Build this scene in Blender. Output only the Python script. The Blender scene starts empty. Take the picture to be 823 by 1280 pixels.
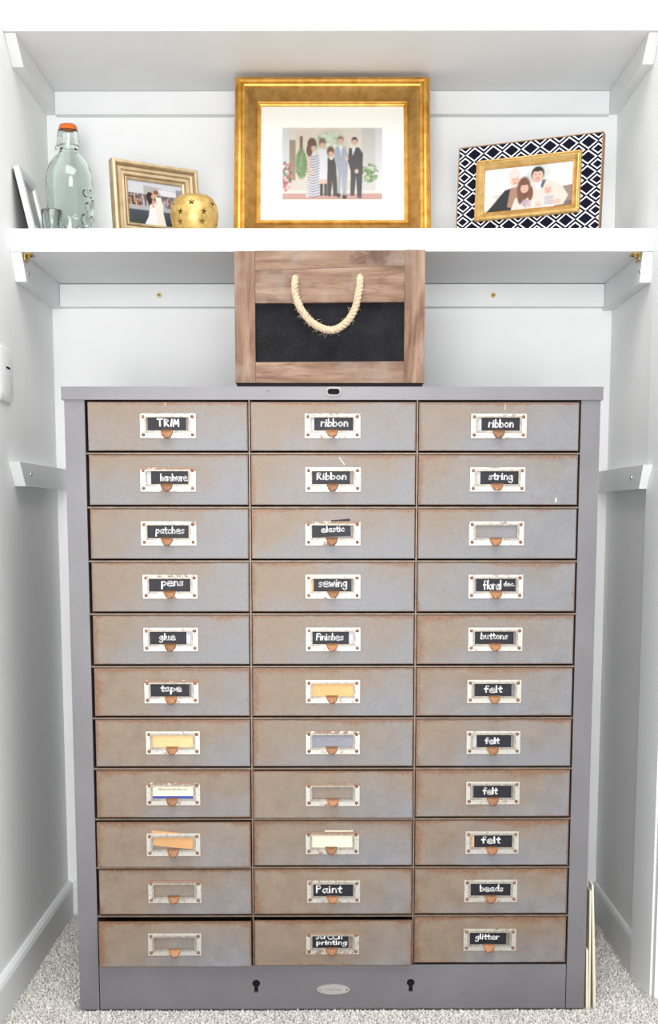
import bpy, bmesh, math, random
import numpy as np
from mathutils import Vector, Matrix
from math import sin, cos, pi, radians

random.seed(7)
RNG = np.random.default_rng(7)
SC = bpy.context.scene
COL = SC.collection

# ------------------------------------------------------------------ camera
FPX, CX, CD, CZ = 1500.0, -0.0013, -1.7941, 0.77
PIT, YAW, PY = 0.1252, -0.0023, 829.35
cam = bpy.data.cameras.new('camera')
cam.sensor_fit = 'HORIZONTAL'; cam.sensor_width = 36.0
cam.lens = FPX / 823 * 36.0
cam.shift_y = (PY - 640) / 823
cam.clip_start = 0.02
camo = bpy.data.objects.new('camera', cam); COL.objects.link(camo)
camo.location = (CX, CD, CZ)
camo.rotation_euler = (pi / 2 - PIT, 0, -YAW)
SC.camera = camo

# ------------------------------------------------------------------ world, window light, added fill lights, exposure
w = bpy.data.worlds.new('world'); SC.world = w; w.use_nodes = True
bg = w.node_tree.nodes['Background']
bg.inputs[0].default_value = (0.93, 0.96, 1.0, 1); bg.inputs[1].default_value = 0.82
def area(name, loc, target, sx, sy, power, col):
    l = bpy.data.lights.new(name, 'AREA'); l.shape = 'RECTANGLE'; l.size = sx; l.size_y = sy
    l.energy = power; l.color = col
    o = bpy.data.objects.new(name, l); COL.objects.link(o); o.location = loc
    d = Vector(target) - Vector(loc); o.rotation_euler = d.to_track_quat('-Z', 'Y').to_euler()
area('window_light', (-0.35, -2.6, 0.85), (-0.4, 0.3, 0.72), 0.6, 1.35, 29, (1.0, 0.99, 0.97))
area('right_gap_fill', (0.30, -2.6, 0.85), (0.4, 0.3, 0.72), 0.6, 1.35, 14, (1.0, 0.99, 0.97))  # added fill that brightens the gap right of the cabinet
area('far_front_fill', (0, -3.3, 0.9), (0, 0.3, 0.8), 1.0, 1.4, 20, (1.0, 0.99, 0.98))  # extra frontal fill behind the camera, added to balance the walls
area('overhead_fill', (0, -1.1, 2.3), (0, -1.05, 0), 1.6, 1.2, 36, (1.0, 0.98, 0.95))  # unseen overhead fill, added mainly to brighten the carpet
SC.view_settings.view_transform = 'Standard'; SC.view_settings.look = 'None'
SC.view_settings.exposure = 0.0; SC.view_settings.gamma = 1.0
SC.view_settings.use_curve_mapping = False

# ------------------------------------------------------------------ helpers
def s2l(c):
    c = np.asarray(c, float)
    return np.where(c <= 0.04045, c / 12.92, ((c + 0.055) / 1.055) ** 2.4)
def rgb(r, g, b): return tuple(s2l(np.array([r, g, b]) / 255.0)) + (1.0,)

def ray(px, py):
    u = (px - 411.5) / FPX; v = (PY - py) / FPX
    y = cos(PIT) + v * sin(PIT); z = -sin(PIT) + v * cos(PIT)
    return Vector((u * cos(YAW) + y * sin(YAW), -u * sin(YAW) + y * cos(YAW), z))
def at(px, py, axis, val):
    r = ray(px, py); o = Vector((CX, CD, CZ))
    return o + r * ((val - o[axis]) / r[axis])

class NT:
    """tiny node-tree writer"""
    def __init__(s, name):
        s.m = bpy.data.materials.new(name); s.m.use_nodes = True
        s.t = s.m.node_tree; s.n = s.t.nodes; s.b = s.n['Principled BSDF']
    def node(s, typ, **kw):
        n = s.n.new(typ)
        for k, v in kw.items(): setattr(n, k, v)
        return n
    def link(s, a, b): s.t.links.new(a, b)
    def put(s, sock, v):
        if hasattr(v, 'is_linked') or isinstance(v, bpy.types.NodeSocket): s.link(v, sock)
        else: sock.default_value = v
    def coord(s, kind='Object'): return s.node('ShaderNodeTexCoord').outputs[kind]
    def mapping(s, vec, scale=(1, 1, 1), rot=(0, 0, 0), loc=(0, 0, 0)):
        n = s.node('ShaderNodeMapping'); s.link(vec, n.inputs[0])
        n.inputs['Scale'].default_value = scale; n.inputs['Rotation'].default_value = rot
        s.put(n.inputs['Location'], loc); return n.outputs[0]
    def noise(s, vec, scale, detail=3, rough=0.55, dist=0.0, out=0):
        n = s.node('ShaderNodeTexNoise'); s.link(vec, n.inputs['Vector'])
        n.inputs['Scale'].default_value = scale; n.inputs['Detail'].default_value = detail
        n.inputs['Roughness'].default_value = rough; n.inputs['Distortion'].default_value = dist
        return n.outputs[out]
    def ramp(s, f, stops, interp='LINEAR'):
        n = s.node('ShaderNodeValToRGB'); s.link(f, n.inputs[0]); cr = n.color_ramp; cr.interpolation = interp
        while len(cr.elements) < len(stops): cr.elements.new(0.5)
        for e, (p, c) in zip(cr.elements, stops):
            e.position = p; e.color = c if len(c) == 4 else (*c, 1)
        return n.outputs[0]
    def mix(s, f, a, b, mode='MIX'):
        n = s.node('ShaderNodeMix', data_type='RGBA', blend_type=mode)
        s.put(n.inputs[0], f); s.put(n.inputs[6], a); s.put(n.inputs[7], b); return n.outputs[2]
    def math(s, op, a, b=0.0, clamp=False):
        n = s.node('ShaderNodeMath', operation=op, use_clamp=clamp)
        s.put(n.inputs[0], a); s.put(n.inputs[1], b); return n.outputs[0]
    def sep(s, vec):
        n = s.node('ShaderNodeSeparateXYZ'); s.link(vec, n.inputs[0]); return n.outputs
    def step(s, v, a, b):
        n = s.node('ShaderNodeMapRange', interpolation_type='SMOOTHSTEP'); s.put(n.inputs[0], v)
        n.inputs[1].default_value = a; n.inputs[2].default_value = b; return n.outputs[0]
    def bump(s, h, strength=0.3, dist=0.002):
        n = s.node('ShaderNodeBump'); s.link(h, n.inputs['Height'])
        n.inputs['Strength'].default_value = strength; n.inputs['Distance'].default_value = dist
        s.link(n.outputs[0], s.b.inputs['Normal'])
    def set(s, col=None, rough=None, metal=None, **kw):
        if metal is None and (not isinstance(rough, float) or rough > 0.3): s.b.inputs['Specular IOR Level'].default_value = 0.25
        if col is not None: s.put(s.b.inputs['Base Color'], col)
        if rough is not None: s.put(s.b.inputs['Roughness'], rough)
        if metal is not None: s.put(s.b.inputs['Metallic'], metal)
        for k, v in kw.items(): s.put(s.b.inputs[k.replace('_', ' ')], v)
        return s

def plain(name, col, rough=0.5, metal=0.0, var=0.06, scale=40, bump=0.0, bscale=200, bdist=0.001):
    t = NT(name); c = t.coord()
    n = t.noise(c, scale)
    dark = tuple(x * (1 - var) for x in col[:3]) + (1,); lite = tuple(min(1, x * (1 + var)) for x in col[:3]) + (1,)
    t.set(t.ramp(n, [(0.3, dark), (0.7, lite)]), rough, metal or None)
    if bump: t.bump(t.noise(c, bscale, 2), bump, bdist)
    return t.m

def link(name, me, mat=None, parent=None):
    o = bpy.data.objects.new(name, me); COL.objects.link(o)
    if mat is not None: me.materials.append(mat)
    if parent is not None: o.parent = parent
    return o
def obj(name, bm, mat=None, parent=None, smooth=False, bevel=0.0, seg=1, angle=35):
    if bevel:
        es = [e for e in bm.edges if len(e.link_faces) == 2 and e.calc_face_angle(0) > radians(angle)]
        bmesh.ops.bevel(bm, geom=es, offset=bevel, segments=seg, profile=0.6, affect='EDGES', clamp_overlap=True)
    bmesh.ops.recalc_face_normals(bm, faces=bm.faces)
    me = bpy.data.meshes.new(name); bm.to_mesh(me); bm.free()
    if smooth:
        for p in me.polygons: p.use_smooth = True
        me.set_sharp_from_angle(angle=radians(40))
    return link(name, me, mat, parent)
def tag(o, label=None, cat=None, group=None, kind=None):
    for k, v in (('label', label), ('category', cat), ('group', group), ('kind', kind)):
        if v: o[k] = v
    return o
def empty(name, loc, rot=(0, 0, 0)):
    o = bpy.data.objects.new(name, None); COL.objects.link(o); o.location = loc; o.rotation_euler = rot
    o.empty_display_size = 0.02
    return o
def box(bm, x0, x1, y0, y1, z0, z1, M=None):
    v = [bm.verts.new(p) for p in ((x0, y0, z0), (x1, y0, z0), (x1, y1, z0), (x0, y1, z0),
                                   (x0, y0, z1), (x1, y0, z1), (x1, y1, z1), (x0, y1, z1))]
    for f in ((0, 3, 2, 1), (4, 5, 6, 7), (0, 1, 5, 4), (1, 2, 6, 5), (2, 3, 7, 6), (3, 0, 4, 7)):
        bm.faces.new([v[i] for i in f])
    if M is not None: bmesh.ops.transform(bm, matrix=M, verts=v)
    return v
def boxbm(*a):
    bm = bmesh.new(); box(bm, *a); return bm
def lathe(bm, prof, n=32, c=(0, 0, 0), caps=True, close=False):
    """prof: (r, z) list; ring sweep about z"""
    rings = []
    for r, z in prof:
        rings.append([bm.verts.new((c[0] + r * cos(2 * pi * k / n), c[1] + r * sin(2 * pi * k / n), c[2] + z)) for k in range(n)])
    m = len(rings)
    for a in range(m - 1 + (1 if close else 0)):
        A, B = rings[a], rings[(a + 1) % m]
        for k in range(n): bm.faces.new((A[k], A[(k + 1) % n], B[(k + 1) % n], B[k]))
    if caps and not close:
        bm.faces.new(rings[0][::-1]); bm.faces.new(rings[-1])
    return rings
def tube(bm, pts, r, n=8, caps=True):
    pts = [Vector(p) for p in pts]; rings = []
    t = (pts[1] - pts[0]).normalized(); u = t.orthogonal().normalized()
    for i, p in enumerate(pts):
        t = (pts[min(i + 1, len(pts) - 1)] - pts[max(i - 1, 0)]).normalized()
        u = (u - t * u.dot(t)).normalized(); v = t.cross(u)
        rr = r[i] if isinstance(r, (list, tuple)) else r
        rings.append([bm.verts.new(p + (u * cos(2 * pi * k / n) + v * sin(2 * pi * k / n)) * rr) for k in range(n)])
    for A, B in zip(rings, rings[1:]):
        for k in range(n): bm.faces.new((A[k], A[(k + 1) % n], B[(k + 1) % n], B[k]))
    if caps: bm.faces.new(rings[0][::-1]); bm.faces.new(rings[-1])
def catmull(P, n=8):
    P = [np.array(p, float) for p in P]
    if len(P) < 3: return P
    out = []
    closed = np.allclose(P[0], P[-1])
    for i in range(len(P) - 1):
        p0 = P[i - 1] if i > 0 else (P[-2] if closed else 2 * P[0] - P[1])
        p3 = P[i + 2] if i + 2 < len(P) else (P[1] if closed else 2 * P[-1] - P[-2])
        p1, p2 = P[i], P[i + 1]
        for k in range(n):
            t = k / n
            out.append(0.5 * ((2 * p1) + (-p0 + p2) * t + (2 * p0 - 5 * p1 + 4 * p2 - p3) * t * t + (-p0 + 3 * p1 - 3 * p2 + p3) * t ** 3))
    out.append(P[-1]); return out
def prism(bm, poly, y0, y1):
    """polygon in xz extruded along y"""
    a = [bm.verts.new((x, y0, z)) for x, z in poly]; b = [bm.verts.new((x, y1, z)) for x, z in poly]
    bm.faces.new(a); bm.faces.new(b[::-1]); n = len(poly)
    for i in range(n): bm.faces.new((a[i], b[i], b[(i + 1) % n], a[(i + 1) % n]))
def frame_bm(x0, x1, z0, z1, prof):
    """closed moulding profile (inset, y) mitred round a rectangle"""
    bm = bmesh.new(); loops = []
    for i, y in prof:
        loops.append([bm.verts.new(p) for p in ((x0 + i, y, z0 + i), (x1 - i, y, z0 + i), (x1 - i, y, z1 - i), (x0 + i, y, z1 - i))])
    m = len(loops)
    for a in range(m):
        A, B = loops[a], loops[(a + 1) % m]
        for k in range(4): bm.faces.new((A[k], A[(k + 1) % 4], B[(k + 1) % 4], B[k]))
    return bm

# ------------------------------------------------------------------ materials
WHITE = plain('white_trim_paint', (0.78, 0.79, 0.80, 1), 0.45, var=0.02, scale=12, bump=0.08, bscale=90)
WALLM = plain('pale_wall_paint', (0.90, 0.915, 0.91, 1), 0.7, var=0.025, scale=6, bump=0.12, bscale=160)
BACKM = plain('white_wall_paint', (0.87, 0.88, 0.885, 1), 0.7, var=0.02, scale=6, bump=0.1, bscale=160)
CARPET = plain('carpet_backing', (0.50, 0.48, 0.46, 1), 0.95, var=0.2, scale=90, bump=0.8, bscale=300, bdist=0.004)
STEEL = None
def steel_mat():
    t = NT('grey_cabinet_paint'); c = t.coord()
    base = t.ramp(t.noise(c, 9, 4), [(0.3, rgb(106, 105, 109)), (0.7, rgb(116, 115, 119))])
    sp = t.step(t.noise(c, 190, 2), 0.70, 0.76)
    col = t.mix(t.math('MULTIPLY', sp, 0.55), base, rgb(70, 58, 50))
    tn = t.step(t.noise(c, 22, 5, 0.6), 0.60, 0.78)
    col = t.mix(t.math('MULTIPLY', tn, 0.30), col, rgb(112, 98, 82))
    t.set(col, 0.42, 0.25); t.bump(t.noise(c, 420, 2), 0.12, 0.0006); return t.m
STEEL = steel_mat()
def drawer_mat():
    """grey enamel yellowed towards the top left, rust creeping in from the edges; object colour R = rust, G = tan"""
    t = NT('worn_drawer_enamel'); g = t.coord('Generated'); c = t.coord()
    oi = t.node('ShaderNodeObjectInfo'); rnd = oi.outputs['Random']
    osep = t.node('ShaderNodeSeparateColor'); t.link(oi.outputs['Color'], osep.inputs[0])
    off = t.node('ShaderNodeCombineXYZ')
    for k in range(3): t.link(t.math('MULTIPLY', rnd, 17.3 + 9 * k), off.inputs[k])
    v = t.node('ShaderNodeVectorMath', operation='ADD'); t.link(c, v.inputs[0]); t.link(off.outputs[0], v.inputs[1]); v = v.outputs[0]
    x, y, z = t.sep(g)[0:3]
    big = t.noise(v, 9, 5, 0.6); mid = t.noise(v, 34, 4, 0.6); fine = t.noise(v, 260, 3, 0.6)
    grey = t.ramp(mid, [(0.3, rgb(114, 114, 117)), (0.7, rgb(126, 126, 129))])
    tan = t.ramp(mid, [(0.25, rgb(116, 97, 77)), (0.75, rgb(134, 115, 94))])
    k = t.math('MULTIPLY', t.math('SUBTRACT', 1.0, x), 0.62)
    k = t.math('ADD', k, t.math('MULTIPLY', z, 0.55))
    k = t.math('ADD', k, t.math('MULTIPLY', t.math('SUBTRACT', big, 0.5), 1.5))
    k = t.math('ADD', k, t.math('SUBTRACT', osep.outputs[1], 0.5))
    k = t.step(k, 0.10, 1.0)
    col = t.mix(t.math('MULTIPLY', k, 0.86), grey, tan)
    # rust along the edges
    ex = t.math('MINIMUM', x, t.math('MULTIPLY', t.math('SUBTRACT', 1.0, x), 3.2))
    et = t.math('MULTIPLY', t.math('SUBTRACT', 1.0, z), 0.34)
    eb = t.math('MULTIPLY', z, 1.3)
    e = t.math('MINIMUM', t.math('MINIMUM', ex, et), eb)
    amt = t.math('ADD', 0.012, t.math('MULTIPLY', osep.outputs[0], 0.06))
    amt = t.math('MULTIPLY', amt, t.step(big, 0.32, 0.66)); q = t.math('DIVIDE', e, t.math('ADD', amt, 0.002))
    q = t.math('ADD', q, t.math('MULTIPLY', t.math('SUBTRACT', mid, 0.5), 1.2))
    q = t.math('SUBTRACT', 1.0, t.step(q, 0.1, 1.15))
    rust = t.ramp(fine, [(0.3, rgb(92, 60, 40)), (0.55, rgb(120, 78, 48)), (0.8, rgb(144, 102, 66))])
    col = t.mix(t.math('MULTIPLY', q, 0.7), col, rust)
    sp = t.step(t.noise(v, 75, 3, 0.7), 0.70, 0.78)
    col = t.mix(t.math('MULTIPLY', sp, 0.5), col, rgb(100, 74, 54))
    gr = t.ramp(fine, [(0.2, (0.88, 0.88, 0.88)), (0.8, (1.10, 1.10, 1.10))])
    col = t.mix(1.0, col, gr, 'MULTIPLY')
    t.set(col, t.ramp(mid, [(0.3, (0.42,) * 3), (0.7, (0.55,) * 3)]), 0.12)
    t.bump(fine, 0.12, 0.0006); return t.m
DRAWER = drawer_mat()
def holder_mat():
    t = NT('worn_nickel_holder'); g = t.coord('Generated'); c = t.coord()
    oi = t.node('ShaderNodeObjectInfo'); rnd = oi.outputs['Random']
    osep = t.node('ShaderNodeSeparateColor'); t.link(oi.outputs['Color'], osep.inputs[0])
    off = t.node('ShaderNodeCombineXYZ')
    for k in range(3): t.link(t.math('MULTIPLY', rnd, 11.7 + 7 * k), off.inputs[k])
    v = t.node('ShaderNodeVectorMath', operation='ADD'); t.link(c, v.inputs[0]); t.link(off.outputs[0], v.inputs[1]); v = v.outputs[0]
    x, y, z = t.sep(g)[0:3]
    n = t.noise(v, 120, 4, 0.65); n2 = t.noise(v, 420, 3)
    base = t.ramp(n2, [(0.3, rgb(168, 165, 157)), (0.7, rgb(196, 194, 187))])
    top = t.step(z, 0.80, 0.93)
    low = t.math('MULTIPLY', t.math('SUBTRACT', 1.0, t.step(z, 0.02, 0.26)), t.math('SUBTRACT', 1.0, t.math('ABSOLUTE', t.math('SUBTRACT', t.math('MULTIPLY', x, 2.0), 1.0))))
    q = t.math('ADD', n, t.math('MULTIPLY', top, t.math('ADD', 0.06, t.math('MULTIPLY', osep.outputs[1], 0.5))))
    q = t.math('ADD', q, t.math('MULTIPLY', low, 0.16))
    q = t.math('ADD', q, t.math('MULTIPLY', osep.outputs[0], 0.28))
    m = t.step(q, 0.64, 0.80)
    rust = t.ramp(n2, [(0.3, rgb(112, 76, 52)), (0.7, rgb(150, 108, 76))])
    t.set(t.mix(t.math('MULTIPLY', m, 0.85), base, rust), t.ramp(m, [(0, (0.32,) * 3), (1, (0.6,) * 3)]),
          t.math('SUBTRACT', 0.35, t.math('MULTIPLY', m, 0.3)))
    t.bump(n, 0.15, 0.0006); return t.m
HOLDER = holder_mat()
BEZEL = plain('worn_nickel_bezel', rgb(146, 140, 130), 0.4, 0.3, var=0.35, scale=140)
def rusty(name, a, b, c_):
    t = NT(name); c = t.coord(); oi = t.node('ShaderNodeObjectInfo')
    n = t.noise(c, 300, 3, 0.65)
    col = t.ramp(n, [(0.25, a), (0.55, b), (0.8, c_)])
    h = t.node('ShaderNodeHueSaturation'); t.link(col, h.inputs['Color'])
    t.link(t.math('ADD', 0.8, t.math('MULTIPLY', oi.outputs['Random'], 0.45)), h.inputs['Value'])
    t.set(h.outputs[0], 0.5, 0.3); t.bump(n, 0.3, 0.0005); return t.m
TAB = rusty('rusted_brass_tab', rgb(104, 68, 44), rgb(142, 98, 64), rgb(168, 128, 94))
RIVET = rusty('rusted_rivet', rgb(98, 64, 44), rgb(130, 86, 60), rgb(158, 118, 90))
BLACK = plain('dark_void', (0.006, 0.006, 0.007, 1), 0.9, var=0.2)
INNER = plain('dark_steel_inside', (0.05, 0.045, 0.042, 1), 0.8, var=0.2)
RAIL = plain('rail_steel', rgb(112, 97, 84), 0.45, 0.3, var=0.25, scale=60)
CHALK = plain('black_chalk_card', (0.010, 0.010, 0.016, 1), 0.45, var=0.3, scale=90)
PAPER = {}
for nm, c in (('orange', (212, 166, 112)), ('peach', (216, 182, 132)), ('tan', (190, 146, 100)), ('cream', (226, 214, 188)),
              ('lilac', (132, 132, 142)), ('strip', (186, 186, 190))):
    PAPER[nm] = plain(nm + '_card', rgb(*c), 0.6, var=0.1, scale=60)
CHIP = plain('bare_scratch', rgb(196, 186, 172), 0.6)
INK = plain('white_chalk_ink', (0.92, 0.92, 0.92, 1), 0.6, var=0.03)
BLUE = plain('blue_print', rgb(62, 74, 150), 0.6)
GREYINK = plain('grey_print', rgb(120, 118, 122), 0.6)
NICKEL = plain('bright_nickel', (0.75, 0.73, 0.70, 1), 0.3, 0.85)
BRASS = plain('brass', rgb(190, 160, 84), 0.35, 0.8, var=0.2, scale=120)
def wood(name, axis, rot=(0, 0, 0), tone=1.0):
    t = NT(name); c = t.coord(); oi = t.node('ShaderNodeObjectInfo')
    off = t.node('ShaderNodeCombineXYZ')
    for k in range(3): t.link(t.math('MULTIPLY', oi.outputs['Random'], 3.1 + 2 * k), off.inputs[k])
    v = t.node('ShaderNodeVectorMath', operation='ADD'); t.link(c, v.inputs[0]); t.link(off.outputs[0], v.inputs[1])
    sc = (1.0, 8, 9) if axis == 'x' else (9, 8, 1.0)
    m = t.mapping(v.outputs[0], sc, rot)
    big = t.noise(m, 5, 5, 0.6, 0.9)
    ringv = t.math('FRACT', t.math('MULTIPLY', t.noise(m, 2.2, 2, 0.5, 0.6), 9.0))
    gr = t.noise(t.mapping(v.outputs[0], tuple(a * 2.2 if a > 2 else a * 1.4 for a in sc), rot), 26, 4, 0.7)
    col = t.ramp(big, [(0.25, rgb(78, 56, 44)), (0.42, rgb(114, 88, 72)), (0.58, rgb(138, 112, 94)), (0.76, rgb(162, 140, 122))])
    ln = t.ramp(ringv, [(0.0, (0.66, 0.60, 0.56)), (0.25, (1, 1, 1)), (0.8, (1.02, 1.0, 0.98)), (1.0, (0.9, 0.87, 0.84))])
    col = t.mix(0.75, col, ln, 'MULTIPLY')
    col = t.mix(t.math('MULTIPLY', t.step(gr, 0.56, 0.70), 0.55), col, rgb(76, 52, 40))
    if rot[1]:
        kv = t.mapping(c, (16, 1, 46), (0, 0, 0), (-16 * .068, -.002, -46 * .1835)); ln_ = t.node('ShaderNodeVectorMath', operation='LENGTH'); t.link(kv, ln_.inputs[0])
        kk = t.math('SUBTRACT', 1.0, t.step(t.math('ADD', ln_.outputs['Value'], t.math('MULTIPLY', t.math('SUBTRACT', t.noise(c, 160, 4), .5), 1.2)), .1, .8))
        col = t.mix(t.math('MULTIPLY', kk, 0.75), col, rgb(74, 50, 38))
    wash = t.step(t.noise(v.outputs[0], 22, 3), 0.52, 0.75)
    col = t.mix(t.math('MULTIPLY', wash, 0.35), col, rgb(150, 140, 132))
    col = t.mix(1.0, col, (tone, tone, tone, 1), 'MULTIPLY')
    t.set(col, 0.62); t.bump(gr, 0.25, 0.0008); return t.m
WOODX = wood('acacia_grain_across', 'x'); WOODZ = wood('acacia_grain_upright', 'z')
WOODD = wood('acacia_grain_slanted', 'x', (0, radians(24), 0), 0.93)
DARKBASE = plain('black_base_felt', (0.008, 0.007, 0.007, 1), 0.9)
def chalkboard():
    t = NT('chalkboard_black'); c = t.coord()
    n = t.noise(c, 30, 4); f = t.noise(c, 500, 2)
    col = t.ramp(n, [(0.3, (0.009, 0.009, 0.011)), (0.75, (0.019, 0.019, 0.023))])
    col = t.mix(t.math('MULTIPLY', t.step(f, 0.6, 0.75), 0.25), col, (0.12, 0.11, 0.12, 1))
    t.set(col, 0.75); t.b.inputs['Specular IOR Level'].default_value = 0.08; t.bump(f, 0.2, 0.0005); return t.m
BOARDM = chalkboard()
ROPE = plain('jute_rope', rgb(192, 172, 146), 0.85, var=0.18, scale=180, bump=0.5, bscale=500)
def gold(name, a, b, c_, rough=0.34, metal=0.75, scale=60):
    t = NT(name); c = t.coord()
    n = t.noise(c, scale, 4, 0.65)
    t.set(t.ramp(n, [(0.25, a), (0.5, b), (0.8, c_)]), rough, metal); t.bump(n, 0.12, 0.0006); return t.m
GOLD = gold('gilt_moulding', rgb(178, 126, 44), rgb(208, 158, 70), rgb(228, 188, 108), 0.36, 0.5)
GOLDRIB = gold('ribbed_antique_gilt', rgb(166, 130, 70), rgb(192, 156, 94), rgb(210, 178, 120), 0.5, 0.25)
CHAMP = gold('champagne_leaf', rgb(156, 134, 104), rgb(184, 164, 130), rgb(206, 190, 160), 0.38, 0.55, 30)
CHAMPD = gold('champagne_groove', rgb(112, 82, 52), rgb(142, 110, 74), rgb(164, 134, 98), 0.5, 0.4, 30)
PALEGOLD = gold('pale_gilt', rgb(176, 138, 74), rgb(202, 168, 106), rgb(222, 194, 140))
VOTIVE = gold('brushed_gold_votive', rgb(166, 132, 66), rgb(196, 164, 96), rgb(218, 190, 130), 0.4, 0.5, 90)
MATB = plain('ivory_mat_board', rgb(226, 225, 218), 0.75, var=0.01, scale=200)
FBACK = plain('black_frame_back', (0.015, 0.014, 0.014, 1), 0.8)
SILVER = plain('silver_grey_frame', (0.58, 0.59, 0.60, 1), 0.3, 0.35, var=0.05)
def glass(name, col):
    t = NT(name); t.set(col, 0.01); t.b.inputs['Transmission Weight'].default_value = 1.0
    t.b.inputs['IOR'].default_value = 1.45
    n = t.noise(t.coord(), 26, 2); t.bump(n, 0.22, 0.004); return t.m
GLASS = glass('aqua_bottle_glass', (0.925, 0.98, 0.958, 1))
ORANGE = plain('orange_rubber', rgb(236, 112, 34), 0.5)
WIRE = plain('steel_wire', (0.45, 0.47, 0.46, 1), 0.35, 0.8)
CREAM = plain('cream_board', rgb(212, 204, 186), 0.6, var=0.05)
PLATE = plain('white_plastic_plate', (0.86, 0.87, 0.86, 1), 0.4, var=0.03, scale=60)

# ------------------------------------------------------------------ setting
L, R, YB = -0.5111, 0.5089, 0.4555
S1B, S1T, S2B, S2T, YS = 1.1795, 1.2145, 1.5095, 1.5405, 0.1695
def struct(name, bm, mat, bevel=0.0):
    o = obj(name, bm, mat, None, bevel=bevel); o['kind'] = 'structure'; return o
struct('floor', boxbm(-2.2, 2.2, -3.4, 0.60, -0.06, -0.004), CARPET)
struct('wall_back', boxbm(-0.60, 0.60, YB, 0.56, -0.004, 2.42), BACKM)
struct('wall_left', boxbm(L - 0.09, L, -0.16, YB, -0.004, 2.42), WALLM)
struct('wall_right', boxbm(R, R + 0.09, 0.15, YB, -0.004, 2.42), WALLM)
struct('wall_front_left', boxbm(-2.2, L - 0.09, -0.16, -0.06, -0.004, 2.42), WALLM)
struct('wall_front_right', boxbm(R + 0.09, 2.2, 0.062, 0.16, -0.004, 2.42), WALLM)
struct('ceiling', boxbm(-2.2, 2.2, -3.4, 0.56, 2.42, 2.48), BACKM)
bm = bmesh.new(); P = [(R - 0.0062, 0.15), (R + 0.003, 0.062), (R + 0.075, 0.062), (R + 0.075, 0.15)]
a = [bm.verts.new((x, y, -0.004)) for x, y in P]; b = [bm.verts.new((x, y, 2.42)) for x, y in P]
bm.faces.new(a); bm.faces.new(b[::-1])
for i in range(4): bm.faces.new((a[i], b[i], b[(i + 1) % 4], a[(i + 1) % 4]))
struct('trim_1', bm, WHITE, 0.003)
struct('trim_2', boxbm(R + 0.006, R + 0.10, 0.045, 0.062, -0.004, 2.42), WHITE, 0.003)
def baseboard(name, poly, p0, p1):
    """poly: (out, z) section swept from p0 to p1; out is measured to the left of the direction"""
    bm = bmesh.new(); p0 = Vector(p0); p1 = Vector(p1); d = (p1 - p0).normalized(); n = Vector((-d.y, d.x, 0))
    a = [bm.verts.new(p0 + n * o + Vector((0, 0, z))) for o, z in poly]; b = [bm.verts.new(p1 + n * o + Vector((0, 0, z))) for o, z in poly]
    k = len(poly)
    for i in range(k): bm.faces.new((a[i], a[(i + 1) % k], b[(i + 1) % k], b[i]))
    bm.faces.new(a[::-1]); bm.faces.new(b); return struct(name, bm, WHITE)
SEC = [(0, -0.004), (0.011, -0.004), (0.011, 0.054), (0.0085, 0.060), (0.004, 0.064), (0, 0.064)]
baseboard('baseboard_left', SEC, (L, YB, 0), (L, -0.16, 0))
baseboard('baseboard_right', [(o * .5, z) for o, z in SEC], (R, 0.15, 0), (R, YB, 0))
baseboard('baseboard_back', SEC, (R - 0.011, YB, 0), (L + 0.011, YB, 0))

# carpet pile: short tufts wherever the floor is bare
def carpet_pile():
    V = []; Fc = []; sp = 0.0034
    xs = np.arange(L + 0.012, R + 0.06, sp); ys = np.arange(-0.26, YB - 0.012, sp)
    for x in xs:
        for y in ys:
            if -0.4055 < x < 0.4035 and y > -0.0045 + x * 0.0086: continue
            if x > R - 0.015 and y > 0.044: continue
            px = x + RNG.uniform(-.5, .5) * sp; py = y + RNG.uniform(-.5, .5) * sp
            if px > 0.3940 and px < 0.418 and py > 0.0 and py < 0.036: continue
            h = RNG.uniform(0.0048, 0.0075); r = RNG.uniform(0.0016, 0.0027); a = RNG.uniform(0, 6.28)
            lx, ly = RNG.normal(0, 0.0018, 2)
            if py > -0.0045 + px * 0.0086 - 0.006 and abs(px) < 0.408 and py < 0: py -= 0.0012; ly = -abs(ly) * 0.4
            if abs(px * 0.99996 + py * 0.0086) < 0.3985 + 2.2 * r + 2 * abs(lx) and py - px * 0.0086 > -0.0006 - r - max(0, ly) * 1.6: continue
            i = len(V)
            for k in range(3): V.append((px + r * cos(a + k * 2.094), py + r * sin(a + k * 2.094), -0.0045))
            for k in range(3): V.append((px + lx + r * .75 * cos(a + .6 + k * 2.094), py + ly + r * .75 * sin(a + .6 + k * 2.094), -0.0045 + h * .75))
            V.append((px + lx * 1.5, py + ly * 1.5, -0.0045 + h))
            for k in range(3):
                k2 = (k + 1) % 3
                Fc.append((i + k, i + k2, i + 3 + k2, i + 3 + k)); Fc.append((i + 3 + k, i + 3 + k2, i + 6))
    me = bpy.data.meshes.new('carpet_pile'); me.from_pydata(V, [], Fc)
    t = NT('carpet_yarn'); c = t.coord()
    n = t.noise(c, 240, 2); n2 = t.noise(c, 18, 3)
    col = t.ramp(n, [(0.25, rgb(192, 189, 185)), (0.5, rgb(212, 209, 205)), (0.75, rgb(228, 226, 222))])
    col = t.mix(0.5, col, t.ramp(n2, [(0.3, (0.84, 0.83, 0.83)), (0.7, (1.04, 1.04, 1.04))]), 'MULTIPLY')
    t.set(col, 0.95)
    o = link('carpet_pile', me, t.m)
    tag(o, 'pale grey looped carpet pile covering the alcove floor', 'carpet', kind='stuff')
carpet_pile()

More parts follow.
